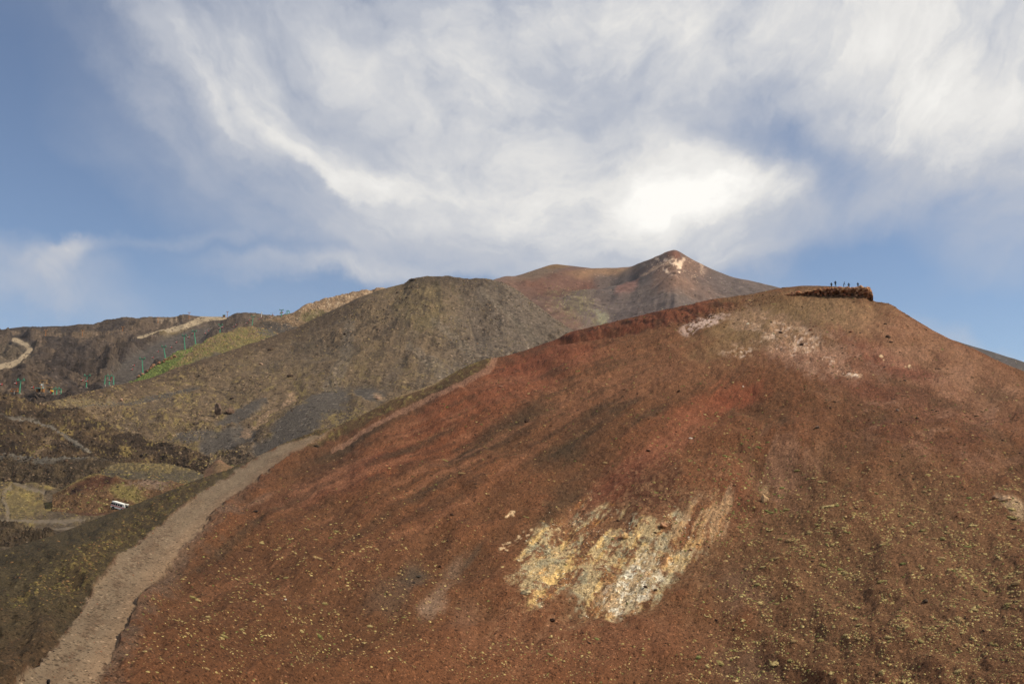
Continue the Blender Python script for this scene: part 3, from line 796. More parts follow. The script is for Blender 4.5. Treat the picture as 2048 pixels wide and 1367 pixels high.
def cone():
    us = np.arange(-260, 2350, 2.05)
    top = curve(us, SIL, 2)
    bot = curve(us, [(-260, 1420, 52), (0, 1420, 56), (300, 1420, 62), (700, 1420, 82), (1100, 1420, 100), (1500, 1420, 110), (2048, 1420, 100), (2350, 1420, 92)], 20)
    top_s = curve(us, SIL, 45); q = top_s * .62 + bot * .38; q[:, 2] += 1.2
    near = []
    for f_, g_ in ((.06, .16), (.15, .30), (.3, .52), (.45, .70), (.6, .84), (.72, .93), (.84, .985), (.93, 1.0)):
        n_ = bot * f_; n_[:, 2] = bot[:, 2] * g_; near.append(n_)
    G, nn, nv = loft(us, [bot, q, top], 430, [(1.2, -.05), (3, -.35), (8, -2.0), (20, -7), (50, -22), (110, -52)], near)
    U, V = proj(G); V = np.where(np.arange(len(G))[:, None] < nn, 1420 + (nn - np.arange(len(G))[:, None]) * 8.0, V)
    U = np.where(np.arange(len(G))[:, None] < nn, us[None, :], U)
    bk = np.arange(len(G))[:, None] >= nn + nv
    sv = np.interp(U, SU, SV); V = np.where(bk, np.interp(us, SU, SV)[None, :], V); U = np.where(bk, us[None, :], U)
    x, y = G[..., 0], G[..., 1]
    ang = np.arctan2(V - 560, U - 1640); rad = np.hypot(U - 1640, V - 560); lr = np.log(rad + 40)
    st = fbm(ang * 18, lr * 3.2, 5, 201); st2 = fbm(ang * 46, lr * 8, 4, 203); st3 = fbm(ang * 90, lr * 16, 3, 204)
    n1 = fbm(U / 130, V / 80, 4, 205); n3 = fbm(U / 30, V / 18, 4, 207); n2 = fbm(U / 6, V / 4.2, 3, 209)
    pn = fbm(V / 40, U * 0, 3, 211) * 6
    l_ = np.interp(V, [k[0] for k in PL][::-1], [k[1] for k in PL][::-1]) + pn + 4 * n3; r_ = np.interp(V, [k[0] for k in PR][::-1], [k[1] for k in PR][::-1]) + 3 * n3
    vis = sst(842, 868, V)
    fr = 7 * fbm(U / 9, V / 6, 3, 247)
    path = sst(-6, 6, U - l_ + fr) * sst(9, -5, U - r_ + fr) * vis
    pt = np.clip((U - l_) / np.maximum(r_ - l_, 4), 0, 1)
    left = sst(4, -4, U - l_) * sst(800, 900, V + 0 * U) * (U < 720)
    trail = track_mask(U, V, [(988, 712), (985, 726), (972, 742), (945, 758), (900, 782), (850, 803), (800, 826), (745, 855), (700, 876), (665, 892)], 7, 3.5, 4)
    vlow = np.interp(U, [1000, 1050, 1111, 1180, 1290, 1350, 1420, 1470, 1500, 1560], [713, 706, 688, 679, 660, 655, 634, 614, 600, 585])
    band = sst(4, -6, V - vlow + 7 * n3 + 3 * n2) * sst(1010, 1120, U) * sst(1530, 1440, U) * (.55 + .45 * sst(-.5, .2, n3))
    # -------- shape
    sulph = sst(1.15, .75, np.minimum.reduce([ell(U, V, 1150, 1110, 120, 62, -38), ell(U, V, 1235, 1140, 130, 62, -40), ell(U, V, 1380, 1060, 95, 44, -40), ell(U, V, 1275, 1165, 90, 48, -45), ell(U, V, 1120, 1055, 90, 30, -42)]) + .3 * st2 + .22 * n3 + .16 * n2)
    whiteA = sst(1.1, .5, np.minimum.reduce([ell(U, V, 1590, 685, 100, 44, 22), ell(U, V, 1545, 662, 40, 18, -30), ell(U, V, 1480, 703, 50, 16, -5), ell(U, V, 1670, 728, 60, 14, 22), ell(U, V, 1705, 743, 26, 7, 14)]) + .35 * n3 + .3 * n2)
    px = np.hypot(x, y) / F                      # metres per photo pixel
    h = px * ((1.9 * st + 1.0 * st2) * sst(120, 600, rad) * (1 - .6 * sst(1350, 1550, U)) + 2.0 * n3 + .9 * n2) + .9 * n1
    h += sulph * px * (2.6 * fbm(ang * 60, lr * 11, 4, 213, .5, True) + 2.2 * fbm(U / 9, V / 6, 4, 214, .55, True)) + whiteA * px * 2.4 * fbm(U / 9, V / 7, 3, 215, .5, True)
    h += band * px * (4.5 * fbm(U / 14, V / 7, 4, 217, .5, True)) - 9 * px * np.exp(-((V - vlow + 5) / 6) ** 2) * sst(1085, 1120, U) * sst(1310, 1270, U)
    h = h * (1 - .8 * path)
    h += -1.8 * px * path * np.exp(-((pt - .55) / .25) ** 2)
    edge = sst(0, 14, V - sv)
    edge = np.where(bk, .2, edge)
    G[..., 2] += h * (.22 + .78 * edge)
    # -------- colour of the scoria
    c = np.broadcast_to(A(106, 67, 44), G.shape).copy()
    c = mix(c, A(116, 69, 46), sst(-.1, .6, n1 + .4 * st) * .7)
    c = mix(c, A(92, 60, 42), sst(.0, .6, -n1 + .4 * st2) * .55)

    def f(cx, cy, rx, ry, an, col, s=.8, w=.35):
        nonlocal c
        d = ell(U, V, cx, cy, rx, ry, an)
        c = mix(c, A(*col), .88 * s * sst(1.5, .3, d + w * (.55 * st + .6 * st2 + .5 * n3 + .25 * n2)))
    f(1820, 1170, 430, 260, 10, (122, 86, 60), .8); f(600, 1200, 420, 200, -14, (94, 60, 40), .85); f(1180, 1290, 300, 70, 0, (122, 78, 57), .6)
    f(1330, 730, 330, 60, -12, (128, 84, 60), .7); f(1200, 780, 200, 50, -16, (122, 76, 54), .5)
    f(1590, 640, 180, 56, -4, (124, 99, 66), .85); f(1690, 640, 80, 44, 25, (136, 110, 76), .7); f(1480, 680, 90, 35, -15, (122, 96, 66), .6)
    f(1870, 730, 250, 66, 28, (140, 97, 74), .8); f(1640, 720, 150, 24, 8, (132, 84, 68), .6); f(1770, 715, 130, 20, 24, (116, 62, 50), .8); f(1830, 800, 200, 34, 16, (126, 78, 60), .6)
    f(960, 790, 260, 56, -28, (118, 62, 42), .8); f(860, 880, 130, 36, -28, (112, 60, 40), .7); f(1070, 715, 130, 22, -14, (122, 62, 46), .7); f(1080, 760, 150, 24, -18, (128, 70, 50), .6)
    f(700, 960, 120, 26, -26, (112, 58, 42), .6); f(620, 980, 130, 24, -24, (112, 70, 56), .5)
    f(1400, 815, 110, 34, -28, (140, 72, 50), .6, .6); f(1310, 905, 120, 36, -38, (142, 82, 62), .7, .6); f(1230, 985, 100, 40, -42, (114, 58, 44), .65, .6)
    f(1480, 790, 60, 22, -10, (140, 64, 46), .5); f(1460, 1000, 60, 50, -60, (128, 66, 48), .45, .6); f(1570, 930, 60, 50, -70, (140, 98, 78), .6, .7); f(1640, 850, 90, 30, 5, (118, 72, 50), .5)
    f(1290, 990, 66, 44, -44, (76, 46, 34), .8, .6); f(1350, 1000, 50, 30, -40, (88, 52, 38), .7)
    f(1720, 770, 80, 14, 16, (108, 56, 42), .5); f(1780, 860, 70, 16, 18, (100, 56, 42), .6); f(1880, 890, 120, 20, 14, (112, 68, 50), .5)
    DK = (66, 52, 38)
    for e in ((1010, 848, 66, 13, -28), (1065, 828, 52, 16, -24), (985, 882, 90, 11, -28), (1190, 822, 46, 11, -30), (1175, 862, 66, 16, -30), (1105, 905, 54, 20, -22),
              (1150, 898, 40, 14, -25), (760, 852, 120, 9, -26), (885, 780, 100, 9, -27), (1255, 808, 36, 8, -22), (690, 890, 110, 10, -26), (870, 872, 60, 8, -28), (930, 905, 46, 8, -30),
              (800, 905, 60, 6, -26), (1300, 830, 60, 10, -28), (1130, 990, 46, 22, -44), (1095, 1030, 40, 14, -46), (560, 1015, 130, 7, -26), (480, 1070, 100, 9, -38), (830, 1000, 160, 14, -30)):
        f(*e, DK, .72, .6)
    for e in ((1565, 845, 28, 20, 0), (1750, 835, 26, 14, 0), (1890, 800, 70, 9, 12), (2000, 790, 60, 12, 25), (1820, 770, 60, 8, 20), (1960, 860, 60, 9, 15)): f(*e, (88, 64, 44), .6, .6)
    f(830, 1150, 34, 24, -30, (76, 66, 56), .9); f(780, 1190, 50, 34, -20, (92, 74, 60), .6); f(862, 1208, 34, 26, -40, (148, 118, 98), .9, .5); f(905, 1135, 46, 16, -52, (128, 102, 84), .7, .6)
    f(930, 1240, 26, 44, 0, (132, 94, 74), .5); f(940, 1110, 40, 8, -48, (84, 68, 54), .8); f(520, 1000, 40, 6, -26, (120, 92, 76), .6)
    f(2015, 1003, 42, 18, 20, (170, 140, 110), .85, .9); f(1530, 975, 12, 16, 0, (170, 136, 100), .8, .6)
    f(1480, 1180, 50, 60, -30, (98, 74, 60), .6); f(1490, 1330, 60, 50, 0, (98, 76, 62), .6)
    # drawn-out dark and pale streaks where the scree has run
    sk = fbm(ang * 64, lr * 5.0, 4, 241); sk2 = fbm(ang * 120, lr * 9.0, 3, 243)
    zone = sst(1.4, .5, ell(U, V, 960, 860, 430, 150, -27)); zone2 = sst(1.5, .6, ell(U, V, 700, 1020, 420, 130, -26)); zoneR = sst(1.4, .5, ell(U, V, 1850, 800, 260, 120, 22))
    c = mix(c, A(64, 48, 34), sst(.15, .8, sk + .45 * n3 + .35 * n2) * zone * .52)
    c = mix(c, A(140, 90, 66), sst(.25, .7, -sk - .2 * n3) * (zone2 + zone * .6) * .28)
    c = mix(c, A(74, 48, 35), sst(.2, .7, sk2 + .4 * n3) * (zone2 * .5 + .22) * .55)
    c = mix(c, A(96, 58, 44), sst(.1, .7, fbm(U / 46, V / 20, 4, 245) + .4 * n2) * zoneR * .6)
    c = mix(c, A(152, 108, 88), sst(.1, .7, -fbm(U / 46, V / 20, 4, 245)) * zoneR * .4)
    # grey wash beside the path, ash strip along the crest
    c = mix(c, A(104, 84, 70), sst(70, -5, U - r_ + 34 * n3 + 10 * n2) * sst(930, 1040, V) * (U > l_) * .7)
    up = sst(5, -5, V - np.interp(U, [560, 640, 740, 860, 960, 985], [905, 885, 842, 792, 742, 722]) + 5 * n3) * (U < 985) * (U > 560) * (1 - path)
    c = mix(c, A(82, 64, 42), up * .85); c = mix(c, A(116, 100, 52), up * sst(.25, .6, n2 + .3 * n3) * .7)
    c = mix(c, A(150, 124, 92), sst(5, 0, V - sv) * sst(740, 790, U) * sst(905, 870, U) * .7)
    # left ash slope
    la = np.broadcast_to(A(74, 63, 45), G.shape).copy()
    la = mix(la, A(84, 64, 46), sst(1180, 1330, V + 50 * n3)); la = mix(la, A(58, 50, 37), sst(.1, .6, n3) * .5)
    bandL = np.exp(-((U - l_ + 46) / 36) ** 2) * sst(1250, 1150, V)
    la = mix(la, A(76, 60, 40), bandL * .7)
    ty = sst(.28, .6, fbm(U / 8, V / 5, 3, 219) + .25 * n3)
    la = mix(la, A(104, 88, 48), ty * np.clip(bandL + .12 * sst(1220, 1120, V) + 1.2 * sst(1.2, .6, ell(U, V, 75, 1180, 70, 20, -28)), 0, 1) * .85)
    c = mix(c, np.zeros(3), 0 * U); c = c + (la - c) * left[..., None]
    # dark red scoria band under the crest, shade away from the sun painted in
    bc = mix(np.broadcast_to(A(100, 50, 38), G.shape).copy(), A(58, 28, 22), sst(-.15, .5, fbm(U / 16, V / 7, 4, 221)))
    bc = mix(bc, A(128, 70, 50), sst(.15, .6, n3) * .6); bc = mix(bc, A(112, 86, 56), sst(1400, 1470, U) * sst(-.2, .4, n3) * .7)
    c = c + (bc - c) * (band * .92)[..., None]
    wh = sst(.0, .4, n2 + .5 * n3 + .45) * sst(1.15, .5, ell(U, V, 1405, 645, 62, 13, -20) + .35 * n3)
    c = mix(c, A(196, 166, 156), wh * .75)
    # bleached and sulphur-stained ground
    nn2w = fbm(U / 3.2, V / 2.4, 2, 237)
    tint = mix(np.broadcast_to(A(200, 166, 140), G.shape).copy(), A(232, 208, 192), sst(.1, .5, n2))
    c = c + (tint - c) * (whiteA * sst(-.15, .65, .55 * n2 + .9 * fbm(U / 24, V / 9, 4, 239) + .3 * nn2w) * .9)[..., None]
    c = mix(c, A(162, 126, 108), sst(1.4, .4, ell(U, V, 1595, 688, 115, 46, 22) + .5 * n3 + .3 * n2) * .5)
    ys = fbm(ang * 52, lr * 7, 4, 223)
    nn3 = fbm(U / 4, V / 3, 3, 235); sc = np.broadcast_to(A(174, 152, 116), G.shape).copy()
    sc = mix(sc, A(212, 174, 112), sst(-.05, .45, ys + .5 * n3) * .85); sc = mix(sc, A(200, 134, 62), sst(.25, .7, fbm(ang * 40, lr * 6, 3, 225) + .3 * n2) * .8)
    sc = mix(sc, A(146, 140, 118), sst(.0, .5, -fbm(U / 34, V / 20, 3, 227)) * .75)
    pink = sst(1300, 1390, U + 40 * n3) * sst(1130, 1050, V); sc = mix(sc, A(158, 116, 90), pink * .7)
    wz = sst(1.25, .5, ell(U, V, 1268, 1165, 90, 44, -46) + .25 * n3); sc = mix(sc, A(166, 152, 130), wz * .75); sc = mix(sc, A(218, 208, 190), wz * sst(.15, .7, fbm(U / 11, V / 7, 4, 233) + .5 * ys + .3 * nn3) * .9)
    gap = sst(.12, .6, fbm(ang * 34, lr * 5.5, 4, 229) + .4 * n2 + .45 * n3 + .5 * pink) * (1 - wz * .8)
    sc = mix(sc, A(110, 68, 50), gap * .9); sc = mix(sc, A(66, 50, 38), sst(.25, .7, -nn3 - .3 * st3) * .6)
    halo = sst(2.0, .8, np.minimum(ell(U, V, 1200, 1120, 170, 80, -38), ell(U, V, 1330, 1080, 120, 80, -42)) + .5 * st2 + .5 * n3); c = mix(c, A(142, 104, 76), halo * sst(.1, .7, n2 + .5 * st2 + .3) * .45)
    c = c + (sc - c) * (sulph * .94)[..., None]
    for p_, w_ in (([(1000, 1102), (1022, 1090)], 4.5), ([(1008, 1088), (1022, 1076)], 3), ([(1034, 1078), (1046, 1062)], 4.5), ([(1012, 1034), (1026, 1026)], 2.5), ([(1055, 1070), (1064, 1060)], 3.5), ([(1150, 1030), (1160, 1024)], 3), ([(1761, 709), (1767, 712)], 1.6), ([(1812, 722), (1822, 726)], 1.6)):
        c = mix(c, A(206, 172, 132), track_mask(U, V, p_, w_ * .8, w_ * .6, 9) * sst(-.5, .1, n2 + .5 * n3) * .9)
    # thin trail and gravel path
    c = mix(c, A(150, 106, 86), trail * .6)
    pc = np.broadcast_to(A(117, 100, 83), G.shape).copy()
    mid = np.exp(-((pt - .38) / .16) ** 2) * sst(990, 1090, V)
    pc = mix(pc, A(92, 74, 60), mid * sst(-.6, .4, n2 + .6 * n3) * .9); pc = mix(pc, A(104, 86, 70), sst(.0, .6, n3) * .5); pc = mix(pc, A(128, 102, 82), sst(.5, .9, pt) * .5)
    pc *= (1 + .07 * st3)[..., None]
    c = c + (pc - c) * path[..., None]
    lum = (c @ np.array((.2126, .7152, .0722)))[..., None]; keep = np.clip(sulph + whiteA + path, 0, 1); c = (c + (lum - c) * (.09 * (1 - keep))[..., None]) * (1 - (1 - keep) * .05 * sst(900, 500, U) + .12 * sulph)[..., None]  # left side dimmed slightly, a shade gradient put into the colour
    wn = rng.normal(0, 1, U.shape); nn2 = fbm(U / 3.4, V / 2.6, 2, 231); fine = (.10 * n2 + .12 * nn2 + .05 * st3 + .14 * wn) * (1 - .55 * path)
    c *= np.clip(1 + fine, .45, 1.8)[..., None]
    cell = lambda m_: (m_[:-1, :-1] > .5) & (m_[1:, 1:] > .5)
    gm = mat_ground('scoria', 0.14, 0.42, 1.1, .11, .28); pm = mat_ground('path_gravel', 0.12, 0.3, 0.6, .08, .3)
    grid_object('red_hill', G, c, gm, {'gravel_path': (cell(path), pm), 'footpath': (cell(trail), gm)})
    finish('cone', G, nn, nv, U, V)
    SURF['cone'].update(path=path, left=left, sulph=sulph, band=band, white=whiteA, bandL=bandL, n1=n1, n3=n3, st=st, up=up, l_=l_)


cone()


# ------------------------------------------------------------------ placing things on the ground
def on(key, u, v):
    """ground point of a surface seen at photo pixel (u, v), and its normal"""
    S = SURF[key]; a, b = S['r0'], S['r1']
    d = (S['UP'][a:b] - u) ** 2 + (S['VP'][a:b] - v) ** 2
    i, j = np.unravel_index(np.argmin(d), d.shape)
    return S['G'][a + i, j].copy(), S['N'][a + i, j].copy()


def mpp(p): return math.hypot(p[0], p[1]) / F          # metres per photo pixel at a point


def ico(sub):
    t = (1 + 5 ** .5) / 2
    v = [(-1, t, 0), (1, t, 0), (-1, -t, 0), (1, -t, 0), (0, -1, t), (0, 1, t), (0, -1, -t), (0, 1, -t), (t, 0, -1), (t, 0, 1), (-t, 0, -1), (-t, 0, 1)]
    f = [(0, 11, 5), (0, 5, 1), (0, 1, 7), (0, 7, 10), (0, 10, 11), (1, 5, 9), (5, 11, 4), (11, 10, 2), (10, 7, 6), (7, 1, 8), (3, 9, 4), (3, 4, 2), (3, 2, 6), (3, 6, 8), (3, 8, 9), (4, 9, 5), (2, 4, 11), (6, 2, 10), (8, 6, 7), (9, 8, 1)]
    v = [np.array(p) / np.linalg.norm(p) for p in v]
    for _ in range(sub):
        c = {}; nf = []

        def mid(a, b):
            k = (min(a, b), max(a, b))
            if k not in c:
                m_ = v[a] + v[b]; v.append(m_ / np.linalg.norm(m_)); c[k] = len(v) - 1
            return c[k]
        for a, b, d in f:
            ab, bd, da = mid(a, b), mid(b, d), mid(d, a); nf += [(a, ab, da), (b, bd, ab), (d, da, bd), (ab, bd, da)]
        f = nf
    return np.array(v), np.array(f)


def rock_shape(seed, sub=2, flat=0.75, cuts=9, bump=.12):
    r_ = np.random.default_rng(seed); v, f = ico(sub); v = v.copy()
    for _ in range(cuts):
        n = r_.normal(size=3); n /= np.linalg.norm(n); h = r_.uniform(.5, .9)
        d = v @ n; v -= np.maximum(d - h, 0)[:, None] * n
    v *= 1 + bump * vnoise(v[:, 0] * 2.2 + seed, v[:, 1] * 2.2, v[:, 2] * 2.2, seed)[:, None]
    v *= np.array((1.0, r_.uniform(.65, .95), flat * r_.uniform(.8, 1.15)))
    return v, f


ROCKS = [rock_shape(300 + i, 3, .75, 16, .3) for i in range(8)]
PEBBLES = [rock_shape(340 + i, 0, .7, 2, .2) for i in range(6)]
STONES = [rock_shape(360 + i, 1, .72, 6, .15) for i in range(6)]


def dome_shape(seed, ns=7, rings=2):
    r_ = np.random.default_rng(seed); v = [(0, 0, r_.uniform(.5, .65))]; f = []
    for k in range(1, rings + 1):
        a = k / rings * math.pi / 2
        for i in range(ns):
            t = 2 * math.pi * (i + .5 * (k % 2)) / ns; q = r_.uniform(.82, 1.15)
            v.append((math.sin(a) * math.cos(t) * q, math.sin(a) * math.sin(t) * q, (math.cos(a) * .6 - (.12 if k == rings else 0)) * r_.uniform(.85, 1.1)))
    for i in range(ns): f.append((0, 1 + i, 1 + (i + 1) % ns))
    for k in range(rings - 1):
        for i in range(ns):
            a, b = 1 + k * ns + i, 1 + k * ns + (i + 1) % ns; c, d = a + ns, b + ns
            f += [(a, c, b), (b, c, d)]
    return np.array(v), np.array(f)


DOMES = [dome_shape(400 + i) for i in range(6)]


def stuff(name, shapes, pos, nrm, size, col, mat, stretch=None, align=.6, sink=.2, label=None, cat=None):
    """many small things nobody could count, as one mesh"""
    n = len(pos); vs, fs, cs = [], [], []; off = 0
    which = rng.integers(0, len(shapes), n); yaw = rng.uniform(0, 2 * math.pi, n)
    for k, (sv, sf) in enumerate(shapes):
        idx = np.nonzero(which == k)[0]
        if len(idx) == 0: continue
        z = np.array((0, 0, 1.0)) * (1 - align) + nrm[idx] * align; z /= np.linalg.norm(z, axis=1)[:, None]
        x = np.stack([np.cos(yaw[idx]), np.sin(yaw[idx]), 0 * yaw[idx]], -1); y = np.cross(z, x); y /= np.linalg.norm(y, axis=1)[:, None]; x = np.cross(y, z)
        sz = size[idx][:, None] * (np.ones(3) if stretch is None else stretch[idx])
        q = sv[None] * sz[:, None, :]
        w = pos[idx][:, None, :] + q[..., 0:1] * x[:, None] + q[..., 1:2] * y[:, None] + (q[..., 2:3] - 0) * z[:, None] - (sink * size[idx])[:, None, None] * z[:, None]
        vs.append(w.reshape(-1, 3)); fs.append((sf[None] + (np.arange(len(idx)) * len(sv))[:, None, None]).reshape(-1, 3) + off); off += len(idx) * len(sv)
        cc = np.repeat(col[idx], len(sv), 0) * (0.92 + .16 * rng.random((len(idx) * len(sv), 1))); cs.append(cc)
    me = mesh_np(name, np.concatenate(vs), np.concatenate(fs), np.concatenate(cs))
    o = link(name, me, mat); o['kind'] = 'stuff'
    if label: o['label'] = label
    if cat: o['category'] = cat
    return o


def pick(key, w, n):
    """n random visible grid points of a surface with weight w (per grid vertex)"""
    S = SURF[key]; a, b = S['r0'], S['r1']
    w = np.clip(w[a:b], 0, None) * (S['U'][a:b] > -30) * (S['U'][a:b] < 2078) * (S['V'][a:b] < 1395)
    p = w.ravel() / w.sum(); k = rng.choice(p.size, n, p=p); i, j = np.unravel_index(k, w.shape); i += a
    G = S['G']; i2 = np.clip(i + 1, 0, len(G) - 1); j2 = np.clip(j + 1, 0, G.shape[1] - 1)
    f, g = rng.random((n, 1)), rng.random((n, 1))
    pos = (G[i, j] * (1 - f) + G[i2, j] * f) * (1 - g) + (G[i, j2] * (1 - f) + G[i2, j2] * f) * g
    return pos, S['N'][i, j], i, j


def palette(cols, n, p=None):
    c = np.array([A(*k) for k in cols]); k = rng.choice(len(cols), n, p=p); return c[k] * rng.uniform(.8, 1.2, (n, 1))


M_STUFF = mat_flat('mixed_pieces', (128, 128, 128), .95, .18, 2.0, use_attr=True)
M_BUSH = mat_flat('dry_cushion_plants', (128, 128, 128), .95, .4, 6.0, use_attr=True, bump=.05)


def scatter():
    C = SURF['cone']; U, V = C['U'], C['V']
    one = np.ones_like(U); onpath = C['path']
    # loose stones of the cone: scoria in the colour of the slope, some darker or paler
    w = (.35 + .65 * sst(900, 1250, V)) * (1 - .55 * onpath) * (1 + 1.2 * C['sulph'] + .8 * C['white']) * (1 + .8 * sst(-.2, .6, C['n3']))
    pos, nr, i, j = pick('cone', w, 21000)
    size = np.clip(rng.lognormal(-.1, .45, len(pos)), .35, 3.0) * np.hypot(pos[:, 0], pos[:, 1]) / F
    col = palette([(94, 56, 40), (70, 42, 31), (128, 82, 60), (160, 118, 90), (84, 62, 46), (52, 34, 27)], len(pos), [.34, .22, .2, .07, .1, .07])
    lf = C['left'][i, j] > .5; col[lf] = palette([(64, 54, 40), (90, 66, 48), (48, 40, 32), (120, 78, 56)], lf.sum(), [.4, .25, .2, .15])
    pt = onpath[i, j] > .5; col[pt] = palette([(100, 84, 72), (78, 58, 48), (60, 48, 40), (140, 110, 90), (124, 72, 54)], pt.sum())
    sp = C['sulph'][i, j] > .4; col[sp] = palette([(206, 176, 120), (150, 140, 116), (112, 70, 52), (222, 214, 196), (200, 146, 76), (76, 60, 46)], sp.sum())
    wp = C['white'][i, j] > .4; col[wp] = palette([(206, 176, 154), (140, 96, 76), (226, 206, 190), (96, 64, 48)], wp.sum())
    stuff('loose_stones', PEBBLES, pos, nr, size, col, M_STUFF, None, .5, .25)
    w = C['sulph'] * (.4 + sst(-.2, .5, C['n3'])) + .5 * C['white'] + .35 * sst(1.5, .7, ell(U, V, 1380, 1040, 120, 70, -42))
    pos, nr, i, j = pick('cone', w, 900)
    size = np.clip(rng.lognormal(.45, .5, len(pos)), .8, 5.0) * np.hypot(pos[:, 0], pos[:, 1]) / F
    stuff('crust_blocks', STONES, pos, nr, size, palette([(190, 160, 112), (150, 138, 114), (120, 80, 60), (208, 196, 172), (96, 70, 52), (172, 126, 98)], len(pos)), M_STUFF, None, .5, .4)
    # bigger dark stones
    w = (.5 + .5 * sst(760, 640, V)) * (1 - onpath) * (1 - C['left']) + .7 * C['band']
    pos, nr, i, j = pick('cone', w, 1500)
    size = np.clip(rng.lognormal(.75, .4, len(pos)), 1.1, 4.6) * np.hypot(pos[:, 0], pos[:, 1]) / F
    stuff('scattered_rocks', STONES, pos, nr, size, palette([(74, 46, 34), (100, 62, 46), (56, 38, 30), (130, 88, 66)], len(pos)), M_STUFF, None, .4, .3)
    # little tufts among the stones
    w = sst(1.4, .5, ell(U, V, 1440, 980, 170, 170, 0)) * .5 + .30 * sst(1.3, .4, ell(U, V, 1200, 800, 420, 130, -14)) + .2 * sst(1.3, .4, ell(U, V, 1850, 880, 260, 90, 10)) + .1
    w = w * (1 - onpath) * (1 - C['left']) * (1 - C['band'])
    pos, nr, i, j = pick('cone', w, 900)
    size = np.clip(rng.lognormal(.7, .3, len(pos)), 1.2, 3.2) * np.hypot(pos[:, 0], pos[:, 1]) / F
    stuff('small_tufts', DOMES, pos, nr, size, palette([(110, 100, 58), (128, 110, 66), (92, 98, 48), (146, 124, 80)], len(pos)), M_BUSH, None, .3, .12)
    # low dark scrub and stones with shadow on the right flank and among the streaks
    w = sst(1.4, .5, ell(U, V, 1820, 830, 330, 150, 16)) * sst(-.2, .5, fbm(U / 30, V / 14, 3, 253)) + .7 * sst(1.4, .5, ell(U, V, 1050, 850, 330, 90, -26)) * sst(0, .5, fbm(U / 24, V / 12, 3, 255)) + .25 * sst(720, 640, V)
    pos, nr, i, j = pick('cone', w * (1 - onpath) * (1 - C['left']), 1500)
    size = np.clip(rng.lognormal(.45, .4, len(pos)), .7, 3.4) * np.hypot(pos[:, 0], pos[:, 1]) / F
    stuff('dark_scrub', DOMES, pos, nr, size, palette([(70, 54, 36), (84, 62, 42), (58, 42, 32), (96, 80, 50)], len(pos)), M_BUSH, np.stack([rng.uniform(.8, 1.6, len(pos)), rng.uniform(.7, 1.2, len(pos)), rng.uniform(.6, 1.0, len(pos))], -1), .3, .12)
    # rubble along the rim right of the cliff
    w = sst(9, 1, V - np.interp(U, SU, SV)) * sst(1742, 1752, U) * sst(1850, 1815, U) + .4 * sst(6, 1, V - np.interp(U, SU, SV)) * sst(1040, 1120, U) * sst(1540, 1500, U) + 1.2 * sst(9, 3, pdist(U, V, [(1340, 652), (1400, 634), (1450, 618), (1500, 606), (1545, 598)])[0])
    pos, nr, i, j = pick('cone', w, 620)
    size = np.clip(rng.lognormal(.55, .4, len(pos)), .8, 3.2) * np.hypot(pos[:, 0], pos[:, 1]) / F
    stuff('rim_rubble', STONES, pos, nr, size, palette([(96, 66, 52), (70, 48, 38), (130, 92, 70)], len(pos)), M_STUFF, None, .4, .3)
    # tufts on the ash slope left of the path
    w = C['left'] * (C['bandL'] * 1.6 + .14 * sst(1230, 1100, V) + 1.4 * sst(1.2, .5, ell(U, V, 75, 1180, 75, 22, -28))) + .9 * C['up'] * sst(0, .5, C['n3'])
    pos, nr, i, j = pick('cone', w, 800)
    size = np.clip(rng.lognormal(.75, .4, len(pos)), 1.0, 4.0) * np.hypot(pos[:, 0], pos[:, 1]) / F
    stuff('ash_slope_tufts', DOMES, pos, nr, size, palette([(112, 96, 58), (94, 82, 50), (86, 80, 46), (108, 82, 56), (72, 60, 42)], len(pos)), M_BUSH, None, .3, .12)
    # middle hill: cushion plants and rubble
    S = SURF['mid']; U, V = S['U'], S['V']
    n1 = fbm(U / 60, V / 32, 4, 93); n3 = fbm(U / 17, V / 11, 3, 97)
    pond = np.zeros_like(U)
    for e in ((645, 815, 62, 30, -28), (600, 850, 70, 26, -30), (480, 835, 60, 12, -30), (455, 885, 70, 22, -18), (735, 790, 30, 16, 10), (560, 880, 60, 14, -25)):
        pond = np.maximum(pond, sst(1.2, .8, ell(U, V, *e)))
    w = (1 - .95 * pond) * (.12 + sst(-.2, .5, n1) * .7 + sst(740, 880, V) * .9 * sst(-.4, .3, n3) + .5 * sst(1.2, .4, ell(U, V, 620, 862, 70, 26, -10)))
    pos, nr, i, j = pick('mid', w, 11000)
    size = np.clip(rng.lognormal(.1, .4, len(pos)), .5, 2.8) * np.hypot(pos[:, 0], pos[:, 1]) / F
    stuff('hill_shrubs', DOMES, pos, nr, size, palette([(130, 112, 76), (114, 98, 66), (142, 122, 86), (98, 86, 58), (120, 96, 74)], len(pos)), M_BUSH, None, .3, .12)
    w = (1 - .9 * pond) * (.15 + .9 * sst(.0, .5, fbm(U / 55, V / 34, 3, 99)) + sst(14, 2, V - np.interp(U, [k[0] for k in MID_SIL], [k[1] for k in MID_SIL])) * sst(700, 830, U) * 1.5)
    pos, nr, i, j = pick('mid', w, 9000)
    size = np.clip(rng.lognormal(.25, .5, len(pos)), .6, 4.0) * np.hypot(pos[:, 0], pos[:, 1]) / F
    stuff('hill_rubble', PEBBLES, pos, nr, size, palette([(92, 74, 60), (66, 54, 46), (124, 100, 80), (150, 124, 102)], len(pos), [.4, .3, .2, .1]), M_STUFF, None, .4, .25)
    # green ridge
    S = SURF['green']; U, V = S['U'], S['V']
    w = sst(8, -4, V - np.interp(U, [275, 340, 420, 512, 622], [758, 738, 708, 682, 690])) * sst(560, 520, U)
    pos, nr, i, j = pick('green', w, 2600)
    size = np.clip(rng.lognormal(.45, .35, len(pos)), .8, 3.2) * np.hypot(pos[:, 0], pos[:, 1]) / F
